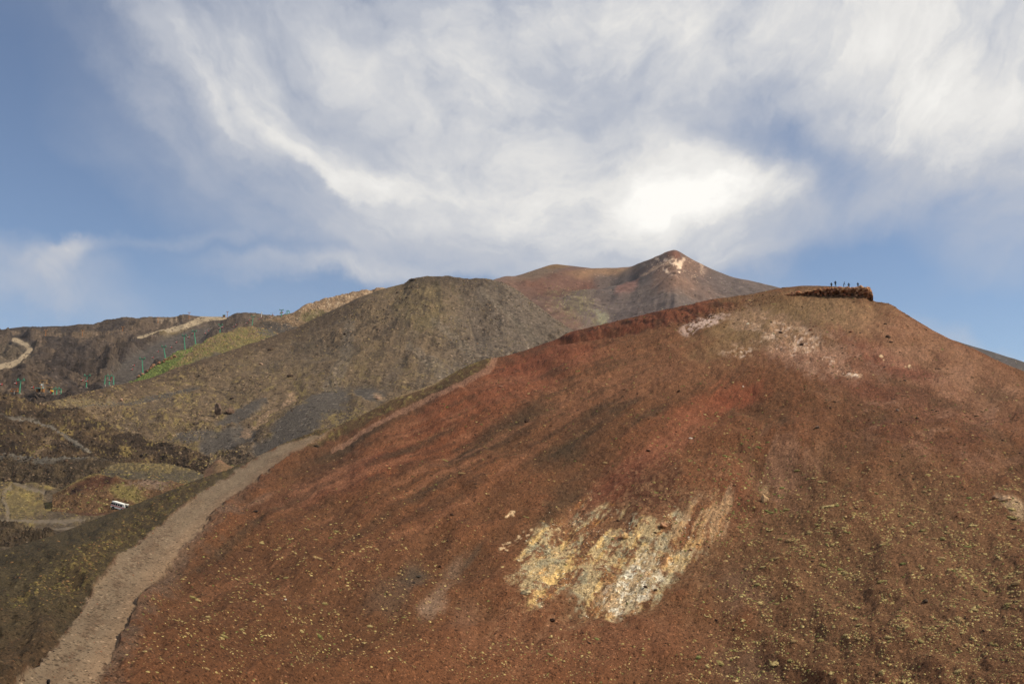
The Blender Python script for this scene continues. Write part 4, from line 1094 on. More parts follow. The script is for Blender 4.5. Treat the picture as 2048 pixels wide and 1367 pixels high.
    col = palette([(116, 104, 62), (98, 98, 52), (132, 116, 68), (134, 106, 80), (96, 80, 62)], len(pos))
    lo = pos[:, 0] < P(385, 720, 1100.0)[0]; col[lo] = palette([(96, 110, 52), (110, 118, 58), (84, 94, 46)], lo.sum())
    stuff('ridge_shrubs', DOMES, pos, nr, size, col, M_BUSH, None, .3, .12)
    # tan ridge rubble, lava ridge rubble, valley shrubs, far mountain shrubs
    S = SURF['tan']
    pos, nr, i, j = pick('tan', sst(665, 620, S['V']) + .1, 2600)
    size = np.clip(rng.lognormal(.2, .4, len(pos)), .6, 2.6) * np.hypot(pos[:, 0], pos[:, 1]) / F
    stuff('ridge_rubble', PEBBLES, pos, nr, size, palette([(170, 138, 110), (206, 180, 152), (120, 94, 74), (140, 112, 84)], len(pos)), M_STUFF, None, .4, .25)
    S = SURF['lava']; U, V = S['U'], S['V']
    w = .6 + sst(680, 655, V); w = w * (1 - sst(1.2, .8, ell(U, V, 268, 742, 82, 26, -38))) * (U < 620)
    pos, nr, i, j = pick('lava', w, 6000)
    size = np.clip(rng.lognormal(.15, .45, len(pos)), .5, 3.0) * np.hypot(pos[:, 0], pos[:, 1]) / F
    stuff('lava_blocks', PEBBLES, pos, nr, size, palette([(72, 58, 50), (92, 76, 64), (56, 46, 42), (118, 100, 82)], len(pos), [.4, .3, .2, .1]), M_STUFF, None, .4, .25)
    S = SURF['valley']; U, V = S['U'], S['V']
    n3 = fbm(U / 16, V / 8, 3, 125)
    w = sst(-.2, .4, n3) + sst(1.2, .6, ell(U, V, 45, 1005, 60, 40, 10)); w *= (V < 1090)
    for key in ('valley', 'crater', 'olive', 'flow'):
        S = SURF[key]; ww = w if key == 'valley' else (sst(-.1, .5, fbm(S['U'] / 16, S['V'] / 8, 3, 131)) * (.12 if key == 'flow' else 1) + .05)
        pos, nr, i, j = pick(key, ww, {'valley': 3200, 'crater': 700, 'olive': 800, 'flow': 350}[key])
        size = np.clip(rng.lognormal(.3, .4, len(pos)), .6, 3.4) * np.hypot(pos[:, 0], pos[:, 1]) / F
        stuff('valley_shrubs', DOMES, pos, nr, size, palette([(122, 106, 68), (106, 94, 60), (136, 118, 78), (98, 96, 54), (104, 84, 60)], len(pos)), M_BUSH, None, .3, .12)
    for key, n in (('flow', 3500), ('dark', 1500), ('front', 1200), ('crater', 300)):
        pos, nr, i, j = pick(key, np.ones_like(SURF[key]['U']), n)
        size = np.clip(rng.lognormal(.45, .5, len(pos)), .6, 4.5) * np.hypot(pos[:, 0], pos[:, 1]) / F
        stuff('lava_blocks', PEBBLES, pos, nr, size, palette([(66, 53, 43), (86, 68, 54), (46, 38, 32), (112, 94, 76)], len(pos), [.4, .3, .22, .08]), M_STUFF, None, .4, .25)
    S = SURF['far']; U, V = S['U'], S['V']
    pos, nr, i, j = pick('far', sst(1.2, .3, ell(U, V, 1150, 612, 80, 46, 25)) + .03, 900)
    size = np.clip(rng.lognormal(.1, .3, len(pos)), .6, 1.8) * np.hypot(pos[:, 0], pos[:, 1]) / F
    stuff('mountain_shrubs', DOMES, pos, nr, size, palette([(140, 128, 78), (120, 112, 64), (160, 150, 110)], len(pos)), M_BUSH, None, .3, .12)
    pos, nr, i, j = pick('far', sst(1.2, .3, ell(U, V, 1350, 535, 70, 28, 6)) + .02, 500)
    size = np.clip(rng.lognormal(.1, .45, len(pos)), .5, 2.6) * np.hypot(pos[:, 0], pos[:, 1]) / F
    stuff('summit_rubble', PEBBLES, pos, nr, size, palette([(206, 174, 150), (150, 116, 98), (110, 84, 74), (186, 150, 128)], len(pos)), M_STUFF, None, .4, .25)


scatter()


# ------------------------------------------------------------------ cushion plants one can tell apart
def tussock_mesh(seed, kind):
    r_ = np.random.default_rng(seed); vs, fs, cs = [], [], []; off = 0

    def dome(cx, cy, r, h):
        nonlocal off
        v, f = ico(2); v = v.copy(); keep = v[f].mean(1)[:, 2] > -.12; f = f[keep]
        n = vnoise(v[:, 0] * 2.6 + seed, v[:, 1] * 2.6, v[:, 2] * 2.6, seed); v *= (1 + .2 * n + .10 * r_.normal(size=len(v)))[:, None]
        q = v * np.array((r, r, h)) + np.array((cx, cy, -.04))
        vs.append(q); fs.append(f + off); off += len(q)
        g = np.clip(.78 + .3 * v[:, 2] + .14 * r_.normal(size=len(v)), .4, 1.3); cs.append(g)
        # spiny twigs sticking out of the cushion
        m_ = int(150 * min(r, 1) + 30)
        d = r_.normal(size=(m_, 3)); d[:, 2] = np.abs(d[:, 2]) * .8 + .1; d /= np.linalg.norm(d, axis=1)[:, None]
        a = d * np.array((r, r, h)) * .9 + np.array((cx, cy, -.04)); t = a + d * np.array((r, r, h)) * r_.uniform(.14, .42, (m_, 1)) + np.array((0, 0, .05 * r))
        s_ = np.cross(d, r_.normal(size=(m_, 3))); s_ /= np.linalg.norm(s_, axis=1)[:, None]; s_ *= .085 * r
        q = np.stack([a - s_, a + s_, t], 1).reshape(-1, 3); vs.append(q); fs.append(np.arange(len(q)).reshape(-1, 3) + off); off += len(q)
        cs.append(np.repeat(r_.uniform(.75, 1.35, m_), 3))
    if kind == 'single': dome(0, 0, 1, .62)
    elif kind == 'cluster':
        for k in range(4): dome(r_.uniform(-.6, .6), r_.uniform(-.5, .5), r_.uniform(.4, .65), r_.uniform(.3, .45))
    elif kind == 'ring':
        for k in range(9):
            t = k / 9 * 5.2 + r_.uniform(-.1, .1); dome(.75 * math.cos(t), .75 * math.sin(t), r_.uniform(.22, .36), r_.uniform(.18, .3))
    else:
        for k in range(8): dome(r_.normal() * .55, r_.normal() * .45, r_.uniform(.16, .34), r_.uniform(.12, .24))
    return np.concatenate(vs), np.concatenate(fs), np.concatenate(cs)


ORD = ['first', 'second', 'third', 'fourth', 'fifth', 'sixth', 'seventh', 'eighth', 'ninth', 'tenth', 'eleventh', 'twelfth', 'thirteenth', 'fourteenth', 'fifteenth', 'sixteenth', 'seventeenth', 'eighteenth', 'nineteenth', 'twentieth'] + ['%dth' % k for k in range(21, 60)]


def tussocks():
    C = SURF['cone']; U, V = C['U'], C['V']; op = (1 - C['path']) * (1 - C['left']) * (1 - C['sulph'])
    cl = sst(-.35, .5, fbm(U / 26, V / 15, 3, 251)) * 1.2 + .15
    wr = sst(1420, 1560, U + .25 * (V - 1000)) * sst(900, 1050, V) * (.6 + .5 * sst(-.3, .5, C['n3']))
    wl = sst(1.3, .5, ell(U, V, 620, 1200, 330, 160, -14)) * .24; wc = sst(1.3, .6, ell(U, V, 1130, 1330, 340, 50, 0)) * .25
    wg = sst(1.3, .5, ell(U, V, 1430, 960, 130, 130, -40)) * .22
    w = (wr + wl + wc + wg + .015) * op * cl
    pos, nr, i, j = pick('cone', w, 11000)
    spx = np.clip(rng.lognormal(.45, .5, len(pos)), .7, 11.0)
    infr = (C['UP'][i, j] > 4) & (C['UP'][i, j] < 2044) & (C['VP'][i, j] < 1358)
    order = np.argsort(-(spx * infr)); big = order[:300]; rest = order[300:]
    R = np.hypot(pos[:, 0], pos[:, 1]) / F
    green = sst(1.3, .5, ell(U, V, 1430, 960, 150, 150, -40))[i, j]
    pale = [(160, 140, 88), (170, 150, 100), (146, 128, 78), (146, 118, 82)]; gr = [(116, 116, 60), (128, 128, 68), (104, 108, 54)]
    col = palette(pale, len(pos)); g = rng.random(len(pos)) < (.08 + .5 * green); col[g] = palette(gr, g.sum())
    stuff('cushion_plants', DOMES, pos[rest], nr[rest], (spx * R)[rest], col[rest], M_BUSH, np.stack([rng.uniform(.8, 1.4, len(rest)), rng.uniform(.7, 1.2, len(rest)), rng.uniform(.45, .8, len(rest))], -1), .5, .12)
    # the 300 that show largest
    kinds = ['single', 'single', 'cluster', 'ring', 'patch', 'cluster', 'single', 'patch']
    raw = [tussock_mesh(500 + k, kd) for k, kd in enumerate(kinds)]
    hues = {'pale': (166, 146, 98), 'straw': (150, 122, 86), 'green': (118, 116, 64), 'olive': (134, 120, 74)}
    lib = {(k, h): mesh_np('cushion_plant', raw[k][0], raw[k][1], A(*c)[None] * raw[k][2][:, None]) for k in range(len(raw)) for h, c in hues.items()}
    for me in lib.values(): me.materials.append(M_BUSH)
    made = []
    word = {'single': 'rounded', 'cluster': 'clumped', 'ring': 'ring-shaped', 'patch': 'patchy'}
    for n, k in enumerate(big):
        u, v = float(C['UP'][i[k], j[k]]), float(C['VP'][i[k], j[k]])
        kd = int(rng.integers(0, len(kinds))); h = ('green' if green[k] > .5 or rng.random() < .07 else ['pale', 'straw', 'olive', 'pale'][int(rng.integers(0, 4))])
        o = link('cushion_plant', lib[(kd, h)]); s_ = float(spx[k] * R[k])
        z = Vector(nr[k]) * .6 + Vector((0, 0, .4)); o.rotation_euler = z.to_track_quat('Z', 'Y').to_euler(); o.rotation_euler.rotate_axis('Z', rng.uniform(0, 6.28))
        o.location = Vector(pos[k]) - z.normalized() * .06 * s_; o.scale = (s_ * rng.uniform(.9, 1.3), s_ * rng.uniform(.8, 1.2), s_ * rng.uniform(.5, .8))
        if u < 1000: where = 'right of the gravel path' if v > 1000 else 'below the crest'
        elif u < 1480: where = 'below the sulphur patch' if v > 1150 else 'above the sulphur patch'
        elif v < 960: where = 'on the upper right flank'
        elif u < 1700: where = 'right of the sulphur patch'
        else: where = 'on the lower right slope'
        if v > 1280: where = 'low ' + where
        sz = 'large' if spx[k] > 7 else ('medium' if spx[k] > 5 else 'small')
        made.append((u, o, '%s %s %s cushion plant %s' % (sz, word[kinds[kd]], {'pale': 'pale yellow', 'straw': 'straw brown', 'green': 'green', 'olive': 'olive'}[h], where),
                     '%s %s %s cushion plants %s' % (sz, word[kinds[kd]], h, where)))
    same = {}
    for m_ in sorted(made, key=lambda q: q[0]): same.setdefault(m_[2], []).append(m_)
    for l, ms in same.items():
        for q, (u, o, _, g_) in enumerate(ms):
            tag(o, l if len(ms) == 1 else l + ', ' + ORD[q] + ' from left' if q else l + ', leftmost of its kind', 'cushion plant', g_)
            if len(ms) == 1: o['label'] = l


tussocks()

# ------------------------------------------------------------------ boulders
RM = {}


def rock_mat(c):
    if c not in RM: RM[c] = mat_flat('rock_%d_%d_%d' % c, tuple(int(k) for k in c), .95, .35, 2.5, bump=.06)
    return RM[c]


ROCKME = {}


def boulder(key, u, v, wpx, hpx, colr, label, shape=0, yaw=0.0, sink=.3, group=None, tilt=0.0, name='boulder'):
    p, n = on(key, u, v); k = mpp(p)
    if (shape, colr) not in ROCKME:
        me = mesh_np('boulder', ROCKS[shape % 8][0], ROCKS[shape % 8][1]); me.materials.append(rock_mat(colr)); ROCKME[(shape, colr)] = me
    o = link(name, ROCKME[(shape, colr)])
    sx, sz = wpx * k / 2, hpx * k / 2 / .72
    o.scale = (sx, sx * .9, sz); o.rotation_euler = (0, tilt, yaw); o.location = Vector(p) + Vector((0, 0, sz * .72 - 2 * sink * sz * .72))
    return tag(o, label, 'rock', group)


def boulders():
    D, R_, T, W, G_ = (66, 46, 36), (112, 70, 52), (196, 160, 112), (224, 212, 196), (150, 142, 122)
    for a in ((1778, 675, 13, 8, D, 'dark rock with a pale top right of the olive summit slope', 0, .6), (1782, 684, 10, 4, D, 'flat dark rock just below the dark rock with a pale top', 1, .2),
              (1700, 665, 9, 5, R_, 'small reddish rock below the cliff on the olive slope', 2, 1.0), (1603, 690, 13, 6, D, 'dark rock standing in for a hole in the middle of the bleached white patch', 3, .4),  # rock in the white patch is put in place of a dark hole
              (1562, 665, 9, 5, D, 'dark rock at the upper left edge of the white patch', 6, .2), (1621, 661, 9, 5, R_, 'reddish rock at the upper right edge of the white patch', 4, .7),
              (1357, 783, 8, 6, D, 'round dark rock alone on the brown slope above the red stain', 4, 0.), (1053, 845, 10, 9, D, 'dark rock among the blackish streaks on the rust slope', 5, .9),
              (1297, 902, 9, 5, D, 'dark rock standing in for a hole in the pink red stain', 6, .3), (1000, 774, 11, 5, (150, 112, 92), 'pale grey rock on the rust red slope under the crest trail', 7, .5),  # rock in the pink stain takes the place of a dark hole
              (1381, 877, 9, 4, W, 'white stone on the red stain above the sulphur patch', 0, .2), (1486, 772, 4, 4, W, 'tiny white stone below the bleached patch', 1, .2),
              (1249, 1077, 16, 19, T, 'tall tan slab at the top of the sulphur patch', 2, .9, .2), (1328, 1055, 20, 15, (176, 132, 100), 'leaning tan slab at the upper right of the sulphur patch', 3, 2.2, .2),
              (1052, 1187, 25, 16, (176, 158, 122), 'large grey tan slab at the lower left end of the sulphur patch', 4, .3, .25), (1105, 1240, 13, 8, D, 'jagged black rock below the sulphur patch', 5, .4),
              (1291, 1174, 9, 6, D, 'dark brown rock on the whitened ground of the sulphur patch', 6, .3), (1310, 1179, 9, 5, D, 'black rock at the right edge of the whitened ground', 7, .6),
              (1237, 1042, 9, 6, D, 'dark rock beside the orange top of the sulphur patch', 0, .3), (1530, 1001, 17, 20, (176, 144, 108), 'pale tan outcrop right of the red stain', 1, .4, .3),
              (510, 1023, 11, 6, (54, 44, 38), 'dark rock on the grey streak right of the gravel path', 2, .5), (837, 1153, 14, 6, (58, 52, 46), 'blackish rock on the dark grey patch of the lower slope', 3, .1),
              (826, 1166, 10, 5, (64, 56, 50), 'smaller blackish rock on the dark grey patch of the lower slope', 4, .1), (880, 1132, 8, 4, D, 'small dark rock above the pale dusty streak', 5, .3),
              (905, 1029, 8, 5, D, 'dark rock on the smooth brown slope left of the sulphur patch', 6, .3), (571, 1199, 5, 4, W, 'small white stone among cushion plants of the lower left slope', 7, .2),
              (1795, 821, 8, 7, (120, 100, 88), 'grey rock on the right flank', 0, .3), (1834, 837, 7, 6, D, 'round dark rock on the right flank', 1, .3), (1634, 856, 9, 7, (112, 92, 78), 'greyish rock below the maroon stain', 2, .3),
              (1852, 1204, 13, 9, (70, 56, 44), 'dark rock amid cushion plants of the lower right slope', 3, .3), (2010, 1000, 26, 12, (178, 146, 116), 'pale cracked outcrop at the right edge', 4, .3, .3),
              (1990, 996, 14, 9, (160, 128, 102), 'smaller pale outcrop beside the cracked one at the right edge', 5, .9, .3), (633, 893, 13, 7, (48, 40, 32), 'black rock where the path meets the dark crest strip', 6, .4)):
        boulder('cone', *a[:7], yaw=a[7], sink=(a[8] if len(a) > 8 else .3))
    for a in ((436, 828, 19, 28, (98, 80, 68), 'tall split brown boulder above the dark ash', 5, .3), (457, 828, 20, 20, (104, 82, 68), 'lower brown boulder beside the tall split one', 2, 1.2),
              (690, 669, 9, 7, (74, 62, 52), 'dark boulder high on the middle hill flank', 3, .5), (541, 699, 13, 8, (92, 74, 60), 'wide brown boulder on the left ridge of the middle hill', 4, .6),
              (523, 729, 9, 6, (160, 132, 110), 'pale boulder below the left ridge of the middle hill', 6, .4), (579, 753, 13, 8, (82, 66, 54), 'dark outcrop on the olive slope above the pale gully', 7, .4),
              (756, 799, 13, 10, (160, 132, 112), 'pale block beside the round dark ash pit', 0, .4), (795, 586, 9, 5, (66, 54, 46), 'dark block just below the rocky summit of the middle hill', 1, .3),
              (822, 562, 16, 9, (80, 66, 56), 'rugged outcrop at the left end of the middle hill summit', 2, .2), (242, 801, 8, 6, (160, 128, 106), 'pale block on the lower left foot of the middle hill', 3, .3),
              (463, 798, 10, 5, (60, 48, 42), 'dark block right above the two brown boulders', 4, .3)):
        boulder('mid', *a[:7], yaw=a[7], sink=.22)
    k = 0
    for t in np.linspace(0, 1, 15):
        u = 270 + 78 * t + rng.uniform(-2, 2); v = 748 - 34 * t + rng.uniform(-2, 2)
        boulder('green', u, v, rng.uniform(6, 10), rng.uniform(5, 8), (150, 112, 84) if k % 3 else (120, 84, 64), '%s block in the row edging the green ridge, %s from the bottom' % ('orange brown' if k % 3 else 'dark brown', ORD[k]), k, rng.uniform(0, 6), .2, 'blocks along the green ridge')
        k += 1


boulders()

# ------------------------------------------------------------------ the overhanging cliff on the summit
def cliff():
    us = np.arange(1524, 1747, .8)
    top_k = [(1524, 599), (1558, 590), (1616, 582), (1652, 577), (1700, 574), (1722, 572), (1734, 574), (1740, 575), (1744, 583), (1748, 596)]
    bot_k = [(1524, 603), (1575, 597), (1613, 592), (1661, 590), (1697, 592), (1716, 598), (1740, 602), (1750, 603)]
    tv = np.interp(us, *zip(*top_k)); bv = np.interp(us, *zip(*bot_k))
    rr = np.interp(us, [1524, 1600, 1700, 1735, 1750], [271.0, 272.0, 271.0, 270.0, 272.0])
    lip = np.interp(us, [1524, 1600, 1700, 1740, 1750], [0, .3, .6, .7, .4])
    tv = tv + 1.6 * vnoise(us / 5, us * 0, None, 611) * sst(1560, 1640, us) + .8 * vnoise(us / 2, us * 0, None, 613); bv = bv + 2.0 * vnoise(us / 7, us * 0, None, 615)
    rows = []
    for f, off in ((-.25, 2.2), (0, 1.5), (.12, 1.5), (.3, 1.1), (.45, .7), (.6, .35), (.72, .15), (.84, 0.05), (.93, .1), (1.0, .4)):
        rows.append(P(us, bv + (tv - bv) * f, rr + off - lip * (1 if f > .4 else .2)))
    rows.append(P(us, tv - .3, rr + 3)); rows.append(P(us, tv + .0, rr + 9)); q = rows[-1].copy(); q[:, 2] -= 2.5; q[:, 1] += 6; rows.append(q)
    rows = np.stack(rows)
    fine = []
    for a, b in zip(rows[:-1], rows[1:]):
        for t in (0, .34, .67): fine.append(a + (b - a) * t)
    fine.append(rows[-1]); G = np.stack(fine)
    s_ = G[..., 0] * .9; z_ = G[..., 2]
    d = .42 * vnoise(s_ * 1.2, z_ * 1.5, G[..., 1] * .6, 601) + .3 * vnoise(s_ * 2.6, z_ * 3.0, G[..., 1], 603)
    hole = np.zeros_like(d); U, V = proj(G)
    for hu, hv, ru, rv in ((1674, 585, 7, 5), (1705, 585, 5, 6), (1731, 590, 4, 4), (1690, 588, 4, 3), (1715, 586, 3, 3), (1660, 587, 4, 4), (1640, 586, 4, 4), (1617, 588, 5, 3)):
        hole = np.maximum(hole, sst(1.2, .6, ell(U, V, hu, hv, ru, rv, 0)))
    up = np.linspace(0, 1, len(G))[:, None] < .8
    dirn = G / np.linalg.norm(G, axis=-1, keepdims=True)
    G = G + dirn * ((1.2 * d + .9 * hole) * up)[..., None]; G[..., 2] += .12 * vnoise(s_ * 1.5, z_ * 0, None, 605)
    c = np.broadcast_to(A(160, 112, 82), G.shape).copy(); n = vnoise(s_ * 2.2, z_ * 3, None, 607); n_ = vnoise(s_ * .7, z_ * 1.0, None, 609)
    c = mix(c, A(172, 112, 74), sst(0, .6, n_)); c = mix(c, A(104, 70, 52), sst(.1, .6, -n)); c = mix(c, A(206, 164, 128), sst(.35, .7, n) * .8)
    grass = sst(.86, .95, np.linspace(0, 1, len(G))[:, None] + 0 * U) * sst(1735, 1600, U)
    c = mix(c, A(116, 98, 62), grass)
    o = grid_object('cliff', G, c, mat_ground('cliff_rock', .5, .35, .9))[0]
    mats = [rock_mat((164, 116, 86)), rock_mat((184, 140, 106)), rock_mat((124, 84, 64)), rock_mat((172, 108, 74))]
    lib = []
    for k in range(12):
        sv, sf = rock_shape(620 + k, 1, .8, 8, .2); me = mesh_np('rock', sv, sf); me.materials.append(mats[k % 4]); lib.append(me)
    for k in range(150):
        u = rng.uniform(1530, 1742); f = rng.uniform(0, 1.02)
        t = np.interp(u, *zip(*top_k)); b = np.interp(u, *zip(*bot_k))
        v = b + (t - b) * f
        if any(((u - h[0]) / h[2]) ** 2 + ((v - h[1]) / h[3]) ** 2 < 1.1 for h in ((1674, 585, 7, 5), (1705, 585, 5, 6), (1731, 590, 4, 4))): continue
        L_ = np.interp(u, [1524, 1600, 1700, 1740, 1750], [0, .3, .6, .7, .4])
        r = np.interp(u, [1524, 1600, 1700, 1735, 1750], [271.0, 272.0, 271.0, 270.0, 272.0]) - L_ * (1 if f > .4 else .2) + np.interp(f, [0, .3, .6, 1], [1.4, 1.0, .4, .4])
        x = link('rock', lib[int(rng.integers(0, 12))], None, o); p = P(u, v, r); s = rng.uniform(.22, .62) * (.6 + .4 * min(1, (b - t) / 15))
        x.location = p; x.scale = (s, s, s * rng.uniform(.9, 1.6)); x.rotation_euler = tuple(rng.uniform(-.5, .5, 2)) + (rng.uniform(0, 6.28),)
    # fallen block under the corner of the ledge
    boulder('cone', 1741, 601, 8, 13, (92, 66, 50), 'dark block under the overhanging corner of the cliff', 3, .4, .1)


cliff()


# ------------------------------------------------------------------ people
def person_mesh(seed, pose):
    """one continuous body grown from a skeleton; returns vertices, faces and a body zone for each face"""
    me = bpy.data.meshes.new('body')
    lean = pose.get('lean', 0.0); J = {}
    def pt(n, x, y, z):
        # the upper body leans forward from the hips
        if z > .95:
            h = z - .95; y, z = y - h * math.sin(lean), .95 + h * math.cos(lean)
        J[n] = (x, y, z)
    la, ra = pose.get('l_arm', (.30, -.02, 1.12, .30, -.12, .88)), pose.get('r_arm', (-.30, -.02, 1.12, -.30, -.12, .88))
    st = pose.get('stride', .06)
    for a in (('pelvis', 0, 0, .95), ('waist', 0, 0, 1.10), ('chest', 0, .01, 1.32), ('neck', 0, 0, 1.49), ('head', 0, -.02, 1.60), ('crown', 0, -.015, 1.70),
              ('ls', .19, 0, 1.41), ('le', *la[:3]), ('lw', *la[3:]), ('rs', -.19, 0, 1.41), ('re', *ra[:3]), ('rw', *ra[3:]),
              ('lh', .10, 0, .88), ('lk', .11, -st * .6, .48), ('la', .11, st, .07), ('lt', .12, st - .17, .035), ('rh', -.10, 0, .88), ('rk', -.11, st * .3, .48), ('ra', -.11, -st, .07), ('rt', -.12, -st - .17, .035)):
        pt(*a)
    for s, w, e in (('l', 'lw', 'le'), ('r', 'rw', 're')):
        d = (Vector(J[w]) - Vector(J[e])).normalized(); b = Vector(J[w])
        J[s + 'p'] = tuple(b + d * .08)
        sd_ = d.cross(Vector((0, 1, .2))).normalized()
        for k in range(4): J['%sf%d' % (s, k)] = tuple(b + d * (.165 - .012 * abs(k - 1.3)) + sd_ * (.022 * (k - 1.5)))
        J[s + 'th'] = tuple(b + d * .10 - sd_ * .055)
    nm = list(J); ix = {n: i for i, n in enumerate(nm)}
    E = [('pelvis', 'waist'), ('waist', 'chest'), ('chest', 'neck'), ('neck', 'head'), ('head', 'crown'), ('chest', 'ls'), ('ls', 'le'), ('le', 'lw'), ('chest', 'rs'), ('rs', 're'), ('re', 'rw'),
         ('pelvis', 'lh'), ('lh', 'lk'), ('lk', 'la'), ('la', 'lt'), ('pelvis', 'rh'), ('rh', 'rk'), ('rk', 'ra'), ('ra', 'rt')]
    for s in 'lr':
        E += [(s + 'w', s + 'p'), (s + 'w', s + 'th')] + [(s + 'p', '%sf%d' % (s, k)) for k in range(4)]
    me.from_pydata([J[n] for n in nm], [(ix[a], ix[b]) for a, b in E], [])
    o = bpy.data.objects.new('body', me); COL.objects.link(o)
    md = o.modifiers.new('skin', 'SKIN'); md.use_smooth_shade = True
    sb = o.modifiers.new('sub', 'SUBSURF'); sb.levels = 1; sb.render_levels = 1
    RAD = dict(pelvis=(.15, .12), waist=(.145, .11), chest=(.17, .12), neck=(.06, .06), head=(.085, .10), crown=(.075, .085), ls=(.075, .07), rs=(.075, .07), le=(.05, .05), re=(.05, .05), lw=(.034, .034), rw=(.034, .034),
               lh=(.10, .10), rh=(.10, .10), lk=(.065, .065), rk=(.065, .065), la=(.05, .05), ra=(.05, .05), lt=(.04, .03), rt=(.04, .03), lp=(.035, .02), rp=(.035, .02))
    sk = me.skin_vertices[0].data
    for n in nm: sk[ix[n]].radius = RAD.get(n, (.011, .011))
    sk[ix['pelvis']].use_root = True
    dg = bpy.context.evaluated_depsgraph_get(); ev = o.evaluated_get(dg); m2 = bpy.data.meshes.new_from_object(ev)
    bpy.data.objects.remove(o); bpy.data.meshes.remove(me)
    hands = [Vector(J['lp']), Vector(J['rp'])]; hc = Vector(J['head']); nk = Vector(J['neck'])
    for p in m2.polygons:
        c = p.center; p.use_smooth = True
        if min((c - h).length for h in hands) < .13: k = 3
        elif (c - hc).length < .19 and c.z > nk.z - .02:
            k = 4 if (c.y > hc.y + .005 or c.z > hc.z + .055) else 3
        elif c.z < .10: k = 0
        elif c.z < .93: k = 1
        else: k = 2
        p.material_index = k
    # a nose, so the face reads
    return m2, J


PM = {}


def cloth(c, r=.85):
    if c not in PM: PM[c] = mat_flat('cloth_%d_%d_%d' % c, c, r, .2, 14.0)
    return PM[c]


POSES = [dict(), dict(l_arm=(.33, -.05, 1.18, .14, -.22, 1.22), r_arm=(-.33, -.05, 1.18, -.14, -.22, 1.22), stride=.1), dict(lean=.35, l_arm=(.28, -.16, 1.12, .2, -.34, 1.0), r_arm=(-.28, -.16, 1.12, -.2, -.34, 1.0)),
         dict(l_arm=(.36, .02, 1.16, .22, -.02, .98), r_arm=(-.36, .02, 1.16, -.22, -.02, .98)), dict(l_arm=(.34, -.08, 1.25, .12, -.24, 1.42), r_arm=(-.34, -.08, 1.25, -.12, -.24, 1.42)), dict(stride=.22)]
BODY = [person_mesh(0, q) for q in POSES]


def person(loc, yaw, pose, jacket, trousers, hair, label, group, h=1.0, pack=None):
    me = BODY[pose][0].copy(); J = BODY[pose][1]; me.materials.clear()
    for c in ((30, 26, 24), trousers, jacket, (196, 150, 122), hair): me.materials.append(cloth(c))
    o = link('person', me); o.location = loc; o.rotation_euler = (0, 0, yaw); o.scale = (h, h, h)
    tag(o, label, 'person', group)
    hd = Vector(J['head'])
    v, f = ico(2); k = v[f].mean(1); f = f[(k[:, 2] > .12) | (k[:, 1] > .25)]
    hm = mesh_np('hair', v * np.array((.092, .108, .125)) + np.array(hd + Vector((0, .012, .035))), f, None, True); link('hair', hm, cloth(hair), o)
    MB().box(hd + Vector((0, -.115, -.005)), (.026, .04, .045), None, .6).build('nose', cloth((196, 150, 122)), o)
    for s in (-1, 1): MB().box(hd + Vector((s * .036, -.098, .03)), (.02, .012, .014)).build('eye', cloth((34, 26, 22)), o)
    MB().box(hd + Vector((0, -.10, -.05)), (.045, .012, .012)).build('mouth', cloth((140, 84, 76)), o)
    if pack:
        b = MB().box((0, .20, 1.28), (.30, .18, .44), None, .82); b.box((0, .31, 1.20), (.22, .07, .22), None, .85); b.build('backpack', cloth(pack), o)
    return o


def crest_point(u, dr):
    S = SURF['cone']; G = S['G']; t = S['r1'] - 1
    j = int(np.argmin(np.abs(S['U'][t] - u))); col = G[t:, j]; d = np.hypot(col[:, 0], col[:, 1]); d = d - d[0]
    return Vector([float(np.interp(dr, d, col[:, k])) for k in range(3)])


def people():
    g = 'people standing on the cliff top'
    person(crest_point(1663.5, 1.7), .3, 3, (46, 44, 44), (60, 58, 46), (34, 28, 24), 'person in dark jacket, leftmost of the five on the cliff top', g)
    person(crest_point(1671.5, .5), 2.6, 1, (52, 46, 46), (30, 28, 28), (40, 30, 26), 'tallest person in dark clothes, second from left on the cliff top', g, 1.04, (40, 40, 44))
    person(crest_point(1688.5, .7), 1.2, 2, (86, 62, 92), (40, 34, 44), (50, 36, 40), 'person in purple jacket leaning forward on the cliff top', g)
    person(crest_point(1698, 1.4), .0, 3, (28, 28, 32), (24, 24, 28), (26, 22, 22), 'person in black, between the purple jacket and the cliff edge group', g)
    person(crest_point(1716, .1), -.4, 4, (58, 52, 50), (120, 96, 78), (36, 28, 24), 'person with raised hands, rightmost and nearest the cliff edge', g)
    # a head just rising into the bottom edge of the picture
    S = SURF['cone']; best = None
    for r in np.arange(40, 70, .25):
        gr = []
        d = np.abs(S['G'][..., 0] - P(103, 1367, r)[0]) + np.abs(S['G'][..., 1] - P(103, 1367, r)[1])
        i, j = np.unravel_index(np.argmin(d), d.shape); q = S['G'][i, j].copy(); t = q + np.array((0, 0, 1.79)); u, v = proj(t)
        if best is None or abs(v - 1362.5) < best[0]: best = (abs(v - 1362.5), q)
    person(Vector(best[1]) + Vector((0, 0, -.01)), math.pi, 5, (60, 62, 70), (44, 42, 44), (22, 20, 20), 'person on the gravel path, only dark hair showing at the bottom edge', None, 1.0, (70, 40, 36))
    hg = 'hikers on the far dirt track'
    for u, v, c, l in ((47, 706, (86, 128, 170), 'tiny hiker in a light blue jacket on the far left track'), (52, 711, (120, 40, 60), 'tiny hiker in maroon below the blue jacket on the far left track'),
                       (29, 682, (190, 196, 206), 'tiny hiker in pale grey at the upper bend of the far left track'), (32.5, 682, (226, 226, 226), 'tiny hiker in white at the upper bend of the far left track')):
        p, n = on('lava', u, v); person(Vector(p), .5, 5, c, (50, 50, 60), (40, 32, 28), l, hg)


people()

